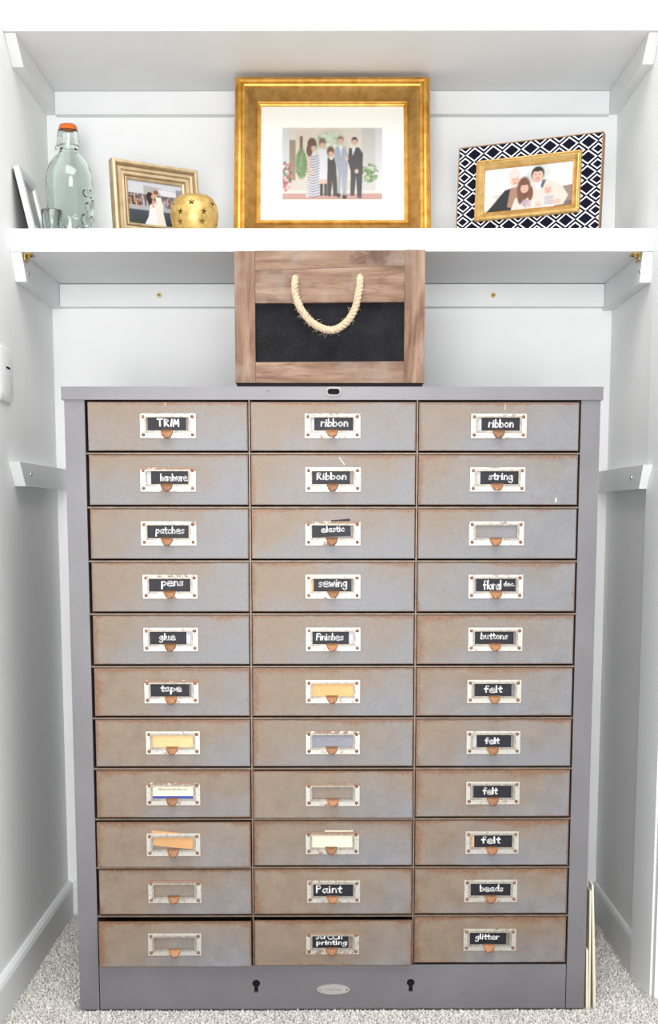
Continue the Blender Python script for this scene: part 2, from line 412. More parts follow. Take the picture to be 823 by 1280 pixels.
# ------------------------------------------------------------------ shelves and cleats
def screw(parent, loc, rot, r=0.0042, m=BRASS):
    bm = bmesh.new(); lathe(bm, [(r, 0), (r, 0.0008), (r * 0.8, 0.0018)], 14)
    o = obj('screw', bm, m, parent, True); o.location = loc; o.rotation_euler = rot
    bm = bmesh.new(); box(bm, -r * .6, r * .6, -r * .14, r * .14, 0.0016, 0.0021); box(bm, -r * .14, r * .14, -r * .6, r * .6, 0.0016, 0.0021)
    obj('cross_slot', bm, INNER, o)
def shelf(z0, z1, label, clips):
    t = empty('wall_shelf', (0, YS, z0)); tag(t, label, 'shelf', 'white shelves across the alcove')
    bm = boxbm(L + 0.0008, R - 0.0008, 0, YB - YS - 0.0005, 0, z1 - z0)
    obj('board', bm, WHITE, t, bevel=0.0015)
    if clips:
        for sx, x in ((1, L + 0.0195), (-1, R - 0.0195)):
            bm = bmesh.new()
            box(bm, x, x + sx * 0.012, 0.010, 0.034, -0.0018, -0.0002)
            box(bm, x, x + sx * 0.0018, 0.010, 0.034, -0.011, -0.0018)
            tube(bm, [(x + sx * .006, .018, -.0018), (x + sx * .006, .018, -.0055)], 0.0028, 8)
            c = obj('shelf_clip', bm, BRASS, t, bevel=0.0004); c['label'] = 'small brass corner clip'
            bm = bmesh.new(); lathe(bm, [(0.0022, -0.0008), (0.0022, 0)], 10, (x + sx * .0075, .028, -0.0018)); obj('clip_hole', bm, BLACK, c)
shelf(S1B, S1T, 'white shelf board just above the drawer cabinet, carrying the picture frames', True)
shelf(S2B, S2T, 'white empty shelf board across the top of the alcove', False)
G = 'white cleats screwed to the alcove walls'
def back_cleat(z0, z1, label, screws=()):
    t = empty('shelf_cleat', (0, YB, z0)); tag(t, label, 'cleat', G)
    obj('strip', boxbm(L + 0.0185, R - 0.0185, -0.018, -0.0003, 0, z1 - z0), WHITE, t, bevel=0.001)
    for px, py in screws:
        p = at(px, py, 1, YB - 0.018); screw(t, (p.x, -0.018, p.z - z0), (pi / 2, 0, 0))
back_cleat(1.1390, S1B - 0.0012, 'long white cleat on the back wall under the shelf that carries picture frames', ((199, 369), (617, 369)))
back_cleat(1.4705, S2B - 0.0006, 'long white cleat on the back wall under the empty top shelf')
def side_cleat(side, z0, z1, ytop, ybot, label, nail=None, ym=0.0):
    x = L if side < 0 else R; s = -side
    t = empty('shelf_cleat', (x, YB, z0)); tag(t, label, 'cleat', G)
    bm = bmesh.new()
    P = [(ytop - YB, z1 - z0), (ybot - YB, 0), (-0.0004, 0), (-0.0004, z1 - z0)]
    a = [bm.verts.new((s * 0.0003, y, z)) for y, z in P]; b = [bm.verts.new((s * 0.018, y, z)) for y, z in P]
    bm.faces.new(a); bm.faces.new(b[::-1])
    for i in range(4): bm.faces.new((a[i], b[i], b[(i + 1) % 4], a[(i + 1) % 4]))
    obj('strip', bm, WHITE, t, bevel=0.001)
    if nail:
        p = at(*nail, 0, x + s * 0.018); screw(t, (s * 0.018, p.y - YB, p.z - z0), (0, s * pi / 2, 0), 0.0034, WIRE)
side_cleat(-1, 1.1385, S1B - 0.0004, 0.171, 0.199, 'white cleat on the left wall under the shelf that carries picture frames', (35, 342))
side_cleat(1, 1.1345, S1B - 0.0004, 0.171, 0.186, 'white cleat on the right wall under the shelf that carries picture frames', (801, 339))
side_cleat(-1, 1.4745, S2B - 0.0004, 0.176, 0.222, 'white cleat on the left wall under the empty top shelf')
side_cleat(1, 1.4745, S2B - 0.0004, 0.176, 0.212, 'white cleat on the right wall under the empty top shelf')
side_cleat(-1, 0.8118, 0.8492, 0.119, 0.153, 'short white cleat on the left wall beside the drawer cabinet, carrying no shelf', (38.5, 593))
side_cleat(1, 0.8075, 0.8450, 0.126, 0.150, 'short white cleat on the right wall beside the drawer cabinet, carrying no shelf', (790, 597))

# ------------------------------------------------------------------ handwriting
GL = {
 'a': (.95, [[(.75,.85),(.4,1),(.05,.5),(.35,0),(.75,.4)], [(.78,1),(.75,.35),(.95,0)]]),
 'b': (.85, [[(.06,1.8),(.06,0)], [(.06,.6),(.45,1),(.8,.5),(.45,0),(.06,.25)]]),
 'c': (.8, [[(.7,.85),(.4,1),(.05,.5),(.35,0),(.75,.15)]]),
 'd': (.92, [[(.72,.8),(.4,1),(.05,.5),(.35,0),(.72,.35)], [(.75,1.8),(.75,.2),(.92,0)]]),
 'e': (1.1, [[(.08,.55),(.95,.60),(.85,.98),(.5,1.1),(.08,.8),(.08,.25),(.5,-.05),(1.1,.05)]]),
 'f': (.72, [[(.75,1.65),(.52,1.8),(.3,1.5),(.3,0)], [(0,.92),(.65,.95)]]),
 'g': (.85, [[(.7,.85),(.4,1),(.05,.55),(.35,.1),(.7,.45)], [(.73,1),(.72,-.4),(.4,-.8),(.05,-.5)]]),
 'h': (.8, [[(.08,1.8),(.08,0)], [(.08,.55),(.4,1),(.7,.7),(.7,0)]]),
 'i': (.28, [[(.12,1),(.12,0)], [(.12,1.45),(.14,1.52)]]),
 'l': (.28, [[(.12,1.8),(.12,.05)]]),
 'n': (.8, [[(.08,1),(.08,0)], [(.08,.55),(.4,1),(.7,.7),(.74,0)]]),
 'o': (.85, [[(.4,1),(.05,.5),(.4,0),(.78,.5),(.4,1)]]),
 'p': (.85, [[(.08,1),(.08,-.8)], [(.08,.65),(.45,1),(.8,.55),(.45,.05),(.08,.3)]]),
 'r': (.62, [[(.08,1),(.08,0)], [(.08,.55),(.35,.95),(.62,.9)]]),
 's': (.7, [[(.62,.9),(.3,1),(.08,.75),(.35,.5),(.62,.25),(.3,0),(.02,.12)]]),
 't': (.62, [[(.3,1.55),(.3,.15),(.6,0)], [(0,1),(.6,1.02)]]),
 'u': (.92, [[(.08,1),(.1,.25),(.4,0),(.7,.4)], [(.72,1),(.72,.2),(.92,0)]]),
 'w': (1.05, [[(.02,1),(.16,.15),(.3,.05),(.5,.8),(.7,.05),(.85,.15),(1.0,1)]]),
 'T': (1., [[(0,1.75),(.95,1.8)], [(.48,1.78),(.45,0)]]),
 'R': (.95, [[(.1,1.75),(.1,0)], [(.1,1.7),(.6,1.72),(.72,1.3),(.15,.9)], [(.2,.9),(.88,0)]]),
 'I': (.32, [[(.15,1.7),(.15,0)]]),
 'M': (1.1, [[(.05,0),(.15,1.7)], [(.15,1.7),(.5,.6)], [(.5,.6),(.85,1.7)], [(.85,1.7),(1.02,0)]]),
 'P': (.85, [[(.1,1.75),(.1,0)], [(.1,1.7),(.62,1.68),(.68,1.1),(.1,.85)]]),
 'F': (.76, [[(.1,1.7),(.1,0)], [(.05,1.7),(.75,1.75)], [(.1,.95),(.6,1)]]),
 '.': (.3, [[(.1,.02),(.14,.02)]]), ' ': (.5, []),
}
def write(bm, text, x0, x1, z0, z1, r, y=0.0):
    """white pen strokes of a hand-lettered word filling the box x0..x1, z0..z1"""
    S = []; x = 0.0; lr = random.Random(text)
    for ch in text:
        wd, st = GL[ch]; dz = lr.uniform(-.05, .05); sh = lr.uniform(-.04, .1)
        for s in st:
            pts = [(px + x + pz * sh, pz + dz) for px, pz in s]
            S.append(catmull(pts, 6) if len(pts) > 2 else [np.array(p) for p in pts])
        x += wd + 0.22
    A = np.array([p for s in S for p in s]); lo, hi = A.min(0), A.max(0)
    sx = (x1 - x0 - 2 * r) / (hi[0] - lo[0]); sz = (z1 - z0 - 2 * r) / (hi[1] - lo[1])
    for si, s in enumerate(S):
        y -= 0.00002
        q = [(x0 + r + (p[0] - lo[0]) * sx, z0 + r + (p[1] - lo[1]) * sz) for p in s]
        for (ax, az), (bx, bz) in zip(q, q[1:]):
            d = math.hypot(bx - ax, bz - az)
            if d < 1e-7: continue
            nx, nz = -(bz - az) / d * r, (bx - ax) / d * r
            bm.faces.new([bm.verts.new((px, y, pz)) for px, pz in ((ax + nx, az + nz), (bx + nx, bz + nz), (bx - nx, bz - nz), (ax - nx, az - nz))])
        for ax, az in q:
            bm.faces.new([bm.verts.new((ax + r * cos(k * pi / 4), y, az + r * sin(k * pi / 4))) for k in range(8)])

# ------------------------------------------------------------------ drawer cabinet
cab = empty('drawer_cabinet', (0, 0, 0), (0, 0, 0.0086))
tag(cab, 'tall grey steel cabinet of thirty-three rusty drawers with label holders', 'cabinet')
HW, HC, DEP = 0.3937, 0.9525, 0.434
OL, OR_, C1, C2 = -0.3640, 0.3655, -0.1228, 0.1247
ROWZ = [.9330, .8562, .7772, .6977, .6188, .5393, .4604, .3824, .3036, .2272, .1499, .0733]
for s, a, b in ((-1, -HW, OL), (1, OR_, HW)):
    bm = bmesh.new(); box(bm, a, b, 0, DEP, 0, 0.9335)
    obj('side_panel', bm, STEEL, cab, bevel=0.0012)
bm = boxbm(-HW - 0.0034, HW + 0.0030, -0.0035, DEP, 0.9336, HC); obj('top_panel', bm, STEEL, cab, bevel=0.0014)
obj('back_panel', boxbm(OL, OR_, DEP - 0.01, DEP - 0.001, 0.075, 0.9335), INNER, cab)
obj('inner_floor', boxbm(OL + .0005, OR_ - .0005, 0.03, DEP - .012, 0.066, 0.0715), INNER, cab)
# plinth with two keyholes cut through
def keyhole(cx, cz):
    p = []
    for k in range(15):
        a = radians(-62 + k * 304 / 14); p.append((cx + 0.0062 * cos(a), cz + 0.004 + 0.0062 * sin(a)))
    # open at the bottom: circle arc then slot
    pts = [(cx + 0.0062 * sin(radians(28 + k * 304 / 14)), cz + 0.004 - 0.0062 * cos(radians(28 + k * 304 / 14))) for k in range(15)]
    return pts + [(cx - 0.0033, cz - 0.0105), (cx + 0.0033, cz - 0.0105)]
bm = bmesh.new(); x0, x1, z0, z1 = OL + 0.0012, OR_ - 0.0012, 0.0, 0.0712
def loop(pts):
    vs = [bm.verts.new((x, 0, z)) for x, z in pts]
    return [bm.edges.new((vs[i], vs[(i + 1) % len(vs)])) for i in range(len(vs))]
ed = loop([(x0, z0), (x1, z0), (x1, z1), (x0, z1)])
KH = [(-0.1190, 0.0372), (0.1222, 0.0378)]
for k in KH: ed += loop(keyhole(*k))
bmesh.ops.triangle_fill(bm, use_beauty=True, edges=ed)
ex = bmesh.ops.extrude_face_region(bm, geom=bm.faces[:])
bmesh.ops.translate(bm, vec=(0, 0.004, 0), verts=[e for e in ex['geom'] if isinstance(e, bmesh.types.BMVert)])
pl = obj('plinth', bm, STEEL, cab); pl.location = (0, 0.0008, 0)
for kx, kz in KH:
    bm = boxbm(kx - 0.012, kx + 0.012, 0.0052, 0.02, kz - 0.016, kz + 0.016); o = obj('keyhole', bm, BLACK, pl); o['label'] = 'black keyhole'
# oval maker's plate with faint worn strokes and two pins
bm = bmesh.new(); npx, npz = 0.0015, 0.0317
ring = [(npx + 0.0255 * cos(2 * pi * k / 40), npz + 0.0080 * sin(2 * pi * k / 40)) for k in range(40)]
prism(bm, ring, -0.0012, 0.0006); np_ = obj('nameplate', bm, NICKEL, cab, bevel=0.0004); np_['label'] = 'oval worn metal plate'
for sgn in (-1, 1):
    bm = bmesh.new(); prism(bm, [(npx + sgn * 0.021 + 0.0015 * cos(k * pi / 4), npz + 0.0015 * sin(k * pi / 4)) for k in range(8)], -0.002, -0.0011)
    obj('pin', bm, RIVET, np_)
bm = bmesh.new(); rr = random.Random(3)
for k in range(13):
    a = npx - 0.013 + k * 0.0021
    box(bm, a, a + rr.uniform(.0004, .0014), -0.0014, -0.0011, npz - rr.uniform(.0006, .0016), npz + rr.uniform(.0006, .0016))
obj('worn_relief', bm, GREYINK, np_)
# oval lock slot in the top lip
bm = bmesh.new(); lx, lz = 0.0012, 0.9452
def stad(a, b, n=10):
    return [(lx + (a - b) * (1 if -90 <= t < 90 else -1) + b * cos(radians(t)), lz + b * sin(radians(t))) for t in [-90 + 360 * k / (2 * n) for k in range(2 * n)]]
o1, i1 = stad(.0118, .0070), stad(.0088, .0042)
vo = [[bm.verts.new((x, y, z)) for x, z in P] for P, y in ((o1, -0.0034), (o1, -0.0052), (i1, -0.0058), (i1, -0.0034))]
n = len(o1)
for a, b in ((0, 1), (1, 2), (2, 3), (3, 0)):
    for k in range(n): bm.faces.new((vo[a][k], vo[a][(k + 1) % n], vo[b][(k + 1) % n], vo[b][k]))
lk = obj('lock_escutcheon', bm, plain('worn_steel_ring', (0.30, 0.28, 0.27, 1), 0.5, 0.4, var=0.2), cab, True)
bm = bmesh.new(); prism(bm, i1, -0.0044, -0.0034); obj('lock_slot', bm, BLACK, lk)
# rails between drawers
for x in (C1, C2):
    obj('upright_rail', boxbm(x - 0.0012, x + 0.0012, 0.0015, DEP - .012, 0.0725, 0.9335), RAIL, cab)
for z in ROWZ[1:-1]:
    for a, b in ((OL, C1 - .0013), (C1 + .0013, C2 - .0013), (C2 + .0013, OR_)):
        obj('shelf_rail', boxbm(a + .0003, b - .0003, 0.0012, 0.05, z - 0.0012, z + 0.0012), RAIL, cab)

# drawers
B = 'black'
SPEC = [  # text, (text box u0,u1,v0,v1), card, (card u0,u1), holder rust, top-bar rust
 [('TRIM', (.24,.78,.06,.72), B, (.03,.94), .05, .05), ('ribbon', (.22,.88,.05,.72), B, (.07,1), .1, .2), ('ribbon', (.25,.86,.1,.78), B, (.09,1), 0, .1)],
 [('hardware', (.32,.98,.16,.78), B, (.10,.98), .1, .5), ('Ribbon', (.11,.83,.06,.68), B, (0,.91), 0, 0), ('string', (.28,.87,.12,.92), B, (.09,1), 0, 0)],
 [('patches', (.19,.89,.06,.88), B, (0,.98), .05, .1), ('elastic', (.22,.79,.02,.56), B, (.0,.93), .25, .3), (None, 0, None, 0, .05, .1)],
 [('pens', (.29,.83,.14,.84), B, (0,1), .05, .2), ('sewing', (.15,.85,.05,.92), B, (.04,.95), 0, .05), ('floral', (.19,.64,.08,.9), B, (.03,.98), 0, .1)],
 [('glue', (.22,.63,.12,.9), B, (.01,.89), .1, .05), ('Finishes', (.09,.76,.1,.74), B, (0,.89), .05, .05), ('buttons', (.14,.81,.07,.64), B, (0,.95), 0, 0)],
 [('tape', (.24,.76,.12,.86), B, (0,.94), .1, .6), (None, 0, 'orange', (-.02,1.02), .05, 0), ('felt', (.25,.71,.12,.76), B, (.03,.93), 0, .1)],
 [(None, 0, 'peach', (0,1), 0, .05), (None, 0, 'lilac', (0,1), .1, .3), ('felt', (.29,.66,.18,.78), B, (.09,.94), .05, .1)],
 [('print', 0, 'cream', (0,1), .1, .4), (None, 0, None, 0, .1, .7), ('felt', (.25,.63,.14,.78), B, (.03,.96), .05, .0)],
 [(None, 0, 'tan', (0,1), .1, 0), (None, 0, 'cream', (0,1), .2, .8), ('felt', (.23,.72,.08,.74), B, (.06,1), .05, 0)],
 [(None, 0, None, 0, .3, 1.), ('Paint', (.07,.73,.08,.76), B, (.01,1), .1, .1), ('beads', (.23,.82,.08,.72), B, (0,1), .05, .1)],
 [(None, 0, None, 0, 0, .0), ('screen', (.08,.75,-.36,.34), B, (0,.9), .45, 1.), ('glitter', (.13,.75,.08,.80), B, (0,.92), .05, .1)],
]
PULL = {(10, 0): .015, (10, 1): .011, (7, 1): .009, (8, 0): .010, (7, 0): .003, (9, 0): .002, (9, 1): .002, (8, 1): .001}
PW, PH = 0.0815, 0.0352             # label holder plate
WU0, WU1, WV0, WV1 = 0.117, 0.873, 0.16, 0.70  # window inside the plate (from the left, from the top)
def holder_mesh():
    bm = bmesh.new(); hw, hh = PW / 2, PH / 2
    wx0, wx1 = -hw + PW * WU0, -hw + PW * WU1; wz1, wz0 = hh - PH * WV0, hh - PH * WV1
    # flat plate ring, then a raised bezel ring round the window
    def ringz(ox0, ox1, oz0, oz1, ix0, ix1, iz0, iz1, y0, y1):
        O = [[bm.verts.new((x, y, z)) for x, z in ((ox0, oz0), (ox1, oz0), (ox1, oz1), (ox0, oz1))] for y in (y1, y0)]
        I = [[bm.verts.new((x, y, z)) for x, z in ((ix0, iz0), (ix1, iz0), (ix1, iz1), (ix0, iz1))] for y in (y0, y1)]
        seq = [O[0], O[1], I[0], I[1]]
        for a in range(4):
            A, B_ = seq[a], seq[(a + 1) % 4]
            for k in range(4): bm.faces.new((A[k], A[(k + 1) % 4], B_[(k + 1) % 4], B_[k]))
    m = 0.0022
    ringz(-hw, hw, -hh, hh, wx0 - m * .6, wx1 + m * .6, wz0 - m * .6, wz1 + m * .6, -0.0014, 0.0)
    ringz(wx0 - m * 1.5, wx1 + m * 1.5, wz0 - m * 1.4, wz1 + m * 1.1, wx0, wx1, wz0, wz1, -0.0034, -0.0012)
    es = [e for e in bm.edges if e.calc_face_angle(0) > 1.2 and (e.verts[0].co.y < -0.001 and e.verts[1].co.y < -0.001)]
    bmesh.ops.bevel(bm, geom=es, offset=0.0004, segments=1, affect='EDGES')
    bmesh.ops.recalc_face_normals(bm, faces=bm.faces)
    for f in bm.faces: f.material_index = 1 if f.calc_center_median().y < -0.00145 else 0
    me = bpy.data.meshes.new('label_holder'); bm.to_mesh(me); bm.free(); me.materials.append(HOLDER); me.materials.append(BEZEL); return me
def tab_mesh():
    bm = bmesh.new(); rows = []
    n = 10; w = 0.0090
    for j in range(5):
        t = j / 4
        half = w * math.sqrt(max(0, 1 - (t * 0.93) ** 2))
        y = -0.0030 - 0.0072 * (1 - (1 - t) ** 1.6); z = -0.0112 * t ** 1.15
        rows.append([(half * (2 * k / n - 1), y - 0.0012 * (1 - (2 * k / n - 1) ** 2) * t, z) for k in range(n + 1)])
    for off in (0.0, 0.0011):
        R_ = [[bm.verts.new((x, y + off, z - off * .4)) for x, y, z in r] for r in rows]
        for A, B_ in zip(R_, R_[1:]):
            for k in range(n): bm.faces.new((A[k], A[k + 1], B_[k + 1], B_[k]))
        if off == 0: F0 = R_
        else:
            for r0, r1 in ((F0[0], R_[0]), (F0[-1], R_[-1])):
                for k in range(n): bm.faces.new((r0[k], r0[k + 1], r1[k + 1], r1[k]))
            for e_ in (0, n):
                for j in range(4): bm.faces.new((F0[j][e_], F0[j + 1][e_], R_[j + 1][e_], R_[j][e_]))
    bmesh.ops.recalc_face_normals(bm, faces=bm.faces)
    me = bpy.data.meshes.new('pull_tab'); bm.to_mesh(me); bm.free(); me.materials.append(TAB)
    for p in me.polygons: p.use_smooth = True
    return me
def rivet_mesh():
    bm = bmesh.new(); lathe(bm, [(0.0027, 0), (0.0026, 0.0006), (0.0019, 0.0014), (0.0008, 0.0018)], 10)
    bmesh.ops.rotate(bm, cent=(0, 0, 0), matrix=Matrix.Rotation(pi / 2, 3, 'X'), verts=bm.verts)
    bmesh.ops.recalc_face_normals(bm, faces=bm.faces)
    me = bpy.data.meshes.new('rivet'); bm.to_mesh(me); bm.free(); me.materials.append(RIVET)
    for p in me.polygons: p.use_smooth = True
    return me
HOLD, TABM, RIV = holder_mesh(), tab_mesh(), rivet_mesh()
def child(name, me, parent, loc, rot=(0, 0, 0), scale=None):
    o = bpy.data.objects.new(name, me); COL.objects.link(o); o.parent = parent; o.location = loc; o.rotation_euler = rot
    if scale: o.scale = scale
    return o
XS = [(OL + .0044, C1 - .0026), (C1 + .0024, C2 - .0026), (C2 + .0024, OR_ - .0028)]
rj = random.Random(11)
for r in range(11):
    for c in range(3):
        text, tb, card, cu, hr, tr = SPEC[r][c]
        xa, xb = XS[c]; zt, zb = ROWZ[r] - 0.0022, ROWZ[r + 1] + 0.0040
        if r == 10: zb = ROWZ[11] + 0.0012
        if (r, c) in ((10, 0), (10, 1)): zt -= 0.002
        cx_, cz_ = (xa + xb) / 2, (zt + zb) / 2; hw, hh = (xb - xa) / 2, (zt - zb) / 2
        pull = PULL.get((r, c), rj.choice((0, 0, 0.0004, 0.0008)))
        bm = bmesh.new(); box(bm, -hw, hw, 0, 0.006, -hh, hh)
        es = [e for e in bm.edges if e.verts[0].co.y < 0.001 and e.verts[1].co.y < 0.001]
        bmesh.ops.bevel(bm, geom=es, offset=0.0013, segments=2, affect='EDGES')
        th = hh - 0.006
        box(bm, -hw + .002, -hw + .0032, 0.006, 0.40, -th, th); box(bm, hw - .0032, hw - .002, 0.006, 0.40, -th, th)
        box(bm, -hw + .0033, hw - .0033, 0.006, 0.40, -th, -th + .0012); box(bm, -hw + .0033, hw - .0033, 0.3985, 0.40, -th + .0013, th)
        d = obj('drawer', bm, DRAWER, cab); d.location = (cx_, -pull, cz_)
        low = r / 10
        d.color = (0.25 + 0.5 * low + rj.uniform(-.15, .25), 0.38 + 0.34 * low + rj.uniform(-.12, .12) - (0.12 if c == 2 else 0), 0, 1)
        hx, hz = rj.uniform(-.0012, .0008), 0.0008
        h = child('label_holder', HOLD, d, (hx, 0, hz)); h.color = (hr, tr, 0, 1)
        if tr > .55 and hr < .4: h['label'] = 'rusted nickel label holder'
        for sx in (-1, 1):
            for sz in (-1, 1):
                child('rivet', RIV, d, (hx + sx * (PW / 2 - .0046), -0.0013, hz + sz * (PH / 2 - .0046)))
        ww, wh = PW * (WU1 - WU0), PH * (WV1 - WV0); wx, wzt = hx - PW / 2 + PW * WU0, hz + PH / 2 - PH * WV0
        child('pull_tab', TABM, d, (hx - 0.0008 + rj.uniform(-.001, .001), 0, wzt - wh + 0.0012), (rj.uniform(-.12, .12), 0, rj.uniform(-.08, .08)))
        for cx2, cz2, w2, h2 in {(1, 2): ((695.5, 625, .0032, .0070),), (1, 1): ((427.5, 576, .0016, .0120),), (0, 2): ((632, 508, .0012, .0090),), (0, 0): ((207, 505, .0016, .0040),)}.get((r, c), ()):
            p = at(cx2, cz2, 1, 0); a, b = p.x - cx_, p.z - cz_; bm = bmesh.new(); sl_ = -.35 * h2 if h2 > .01 else 0
            prism(bm, [(a - w2 / 2 - sl_, b - h2 / 2), (a + w2 / 2 - sl_, b - h2 / 2 + .0006), (a + w2 * .45 + sl_, b + h2 / 2), (a - w2 * .2 + sl_, b + h2 * .4)], -0.00012, 0.0001); obj('paint_chip', bm, CHIP, d)
        tilt = {(2, 1): .045, (8, 0): -.10}.get((r, c), 0)
        if card:
            ua, ub = cu
            bm = bmesh.new(); a, b = wx + ww * ua, wx + ww * ub
            ext = 0.0016
            box(bm, a, b, -0.0011, -0.0007, wzt - wh - (ext if not tilt else -.0012), wzt + ext + (0.0030 if tilt else 0))
            if tilt:
                bmesh.ops.rotate(bm, cent=((a + b) / 2, 0, wzt - wh / 2), matrix=Matrix.Rotation(-tilt, 3, 'Y'), verts=bm.verts)
                bmesh.ops.translate(bm, vec=(0, 0, 0.0018 if r == 8 else 0.001), verts=bm.verts)
            p = obj('paper_label', bm, CHALK if card == B else PAPER[card], d)
            if card != B: p['label'] = {'orange': 'blank orange card', 'peach': 'blank peach card', 'lilac': 'blank grey card',
                                        'cream': 'cream paper card', 'tan': 'tilted tan card'}[card]
            if card == B and (ua > .035 or ub < .9):
                bm = bmesh.new()
                q = (wx, a) if ua > .035 else (b, wx + ww)
                box(bm, q[0], q[1], -0.0006, -0.0003, wzt - wh - .001, wzt + .001)
                obj('card_sleeve', bm, PAPER['strip'] if (r, c) not in ((3, 1), (8, 2)) else PAPER['orange'], d)
            if (r, c) == (8, 1):
                bm = boxbm(wx + ww * .32, wx + ww * 1.02, -0.0006, -0.0002, wzt, wzt + PH * WV0 + .0018); obj('paper_label', bm, PAPER['cream'], d)
            if (r, c) == (8, 0):
                bm = bmesh.new(); prism(bm, [(wx - .002, wzt + .004), (wx + ww * .7, wzt + .004), (wx + ww * .7, wzt + .0062), (wx - .002, wzt + .0105)], -0.0006, -0.0002)
                obj('paper_label', bm, PAPER['tan'], d)
            if (r, c) == (2, 1):
                bm = bmesh.new(); prism(bm, [(wx + ww * .45, wzt + .004), (wx + ww * .92, wzt + .004), (wx + ww * .92, wzt + .0098), (wx + ww * .45, wzt + .0072)], -0.0006, -0.0002)
                obj('card_corner', bm, CHALK, d)
        if text == 'print':
            bm = bmesh.new(); box(bm, wx, wx + ww, -0.0013, -0.0010, wzt - wh - .0005, wzt - wh * .80); obj('blue_stripe', bm, BLUE, d)
            bm = bmesh.new(); rr = random.Random(5); x = wx + ww * .14
            while x < wx + ww * .84:
                l = rr.uniform(.0006, .0016); box(bm, x, x + l, -0.0012, -0.0010, wzt - wh * .32, wzt - wh * (.22 if rr.random() < .7 else .18)); x += l + .0005
            obj('faded_print', bm, GREYINK, d)
        elif text:
            bm = bmesh.new(); u0, u1, v0, v1 = tb; y = -0.00125
            zt2 = wzt + 0.0016
            write(bm, text, wx + ww * u0, wx + ww * u1, wzt - wh * v1, wzt - wh * v0, {4: .00108, 5: .00105, 6: .00098}.get(len(text), .00088), y)
            if text == 'floral': write(bm, 'dec.', wx + ww * .69, wx + ww * .96, wzt - wh * .62, wzt - wh * .2, 0.0008, y)
            if text == 'screen': write(bm, 'printing', wx + ww * .10, wx + ww * .87, wzt - wh * .92, wzt - wh * .36, 0.0009, y)
            if tilt: bmesh.ops.rotate(bm, cent=(wx + ww / 2, 0, wzt - wh / 2), matrix=Matrix.Rotation(-tilt, 3, 'Y'), verts=bm.verts)
            cut = bmesh.ops.bisect_plane(bm, geom=bm.verts[:] + bm.edges[:] + bm.faces[:], plane_co=(0, 0, wzt + .0004), plane_no=(0, 0, 1), clear_outer=True)
            obj('lettering', bm, INK, d)

# ------------------------------------------------------------------ wooden box with rope handle
wb = empty('wooden_box', (-0.0043, 0.0002, HC), (0, 0, 0.0086))
tag(wb, 'weathered wooden box with rope handle and chalkboard panel standing on the grey cabinet', 'box')
X0, X1, ZT = -0.1382, 0.1382, 0.1930; SW = 0.0295; ZB = 0.0058
def plank(name, x0, x1, y0, y1, z0, z1, m, sl=0.0, sr=0.0):
    bm = bmesh.new(); v = box(bm, x0, x1, y0, y1, z0, z1)
    return obj(name, bm, m, wb, bevel=0.0008)
plank('stile', X0, X0 + SW, 0, 0.016, ZB, ZT - 0.0010, WOODZ); plank('stile', X1 - SW, X1, 0, 0.016, ZB, ZT + 0.0012, WOODZ)
for nm, m, P in (('top_plank', WOODD, [(X0 + SW + .0004, 0.1652), (X1 - SW - .0004, 0.1722), (X1 - SW - .0004, ZT + .0006), (X0 + SW + .0004, ZT - .0004)]),
                 ('handle_plank', WOODX, [(X0 + SW + .0004, 0.1190), (X1 - SW - .0004, 0.1212), (X1 - SW - .0004, 0.1718), (X0 + SW + .0004, 0.1648)]),
                 ('bottom_rail', WOODX, [(X0 + SW + .0004, ZB), (X1 - SW - .0004, ZB), (X1 - SW - .0004, 0.0368), (X0 + SW + .0004, 0.0352)])):
    bm = bmesh.new(); prism(bm, P, 0.0003, 0.016); obj(nm, bm, m, wb, bevel=0.0006)
cbp = plank('chalkboard_panel', X0 + SW - .002, X1 - SW + .002, 0.0085, 0.0115, 0.034, 0.123, BOARDM); cbp['label'] = 'black chalkboard panel'
for s, x0, x1 in ((-1, X0, X0 + .012), (1, X1 - .012, X1)):
    plank('side_board', x0, x1, 0.0163, 0.30, ZB, ZT - .001, WOODX)
plank('back_board', X0, X1, 0.3003, 0.315, ZB, ZT - .001, WOODX)
plank('bottom_board', X0 + .0125, X1 - .0125, 0.0165, 0.2998, ZB, ZB + .01, WOODX)
bs = plank('base_pad', X0 + .0022, X1 - .0022, 0.0008, 0.312, 0.0002, ZB - .0001, DARKBASE); bs['label'] = 'black base strip'
RP = []
for px, py in ((370.5, 343), (369.3, 353), (368.8, 365), (372.5, 379), (379, 392), (393, 407), (414, 414.5), (431, 406.5), (443, 389), (448.3, 367), (450.2, 353), (451, 341)):
    p = at(px, py, 1, 0); RP.append((p.x + 0.0043, 0, p.z - HC))
dep = [0.012, -0.006, -0.0085, -0.0105, -0.012, -0.013, -0.014, -0.013, -0.012, -0.0095, -0.006, 0.012]
RP = [(x, d_, z) for (x, _, z), d_ in zip(RP, dep)]
path = [Vector(p) for p in catmull(RP, 14)]
bm = bmesh.new(); frs = []; u = Vector((1, 0, 0))
for i, p in enumerate(path):
    t = (path[min(i + 1, len(path) - 1)] - path[max(i - 1, 0)]).normalized(); u = (u - t * u.dot(t)).normalized(); frs.append((p, u.copy(), t.cross(u)))
acc = 0.0; ph = []
for i, p in enumerate(path):
    if i: acc += (p - path[i - 1]).length
    ph.append(acc / 0.017 * 2 * pi)
for k in range(3):
    tube(bm, [p + (a * cos(f + k * 2.094) + b * sin(f + k * 2.094)) * 0.00265 for (p, a, b), f in zip(frs, ph)], 0.0031, 8)
rope = obj('rope_handle', bm, ROPE, wb, True); rope['label'] = 'cream twisted rope handle'
bm = bmesh.new(); rf = random.Random(4)
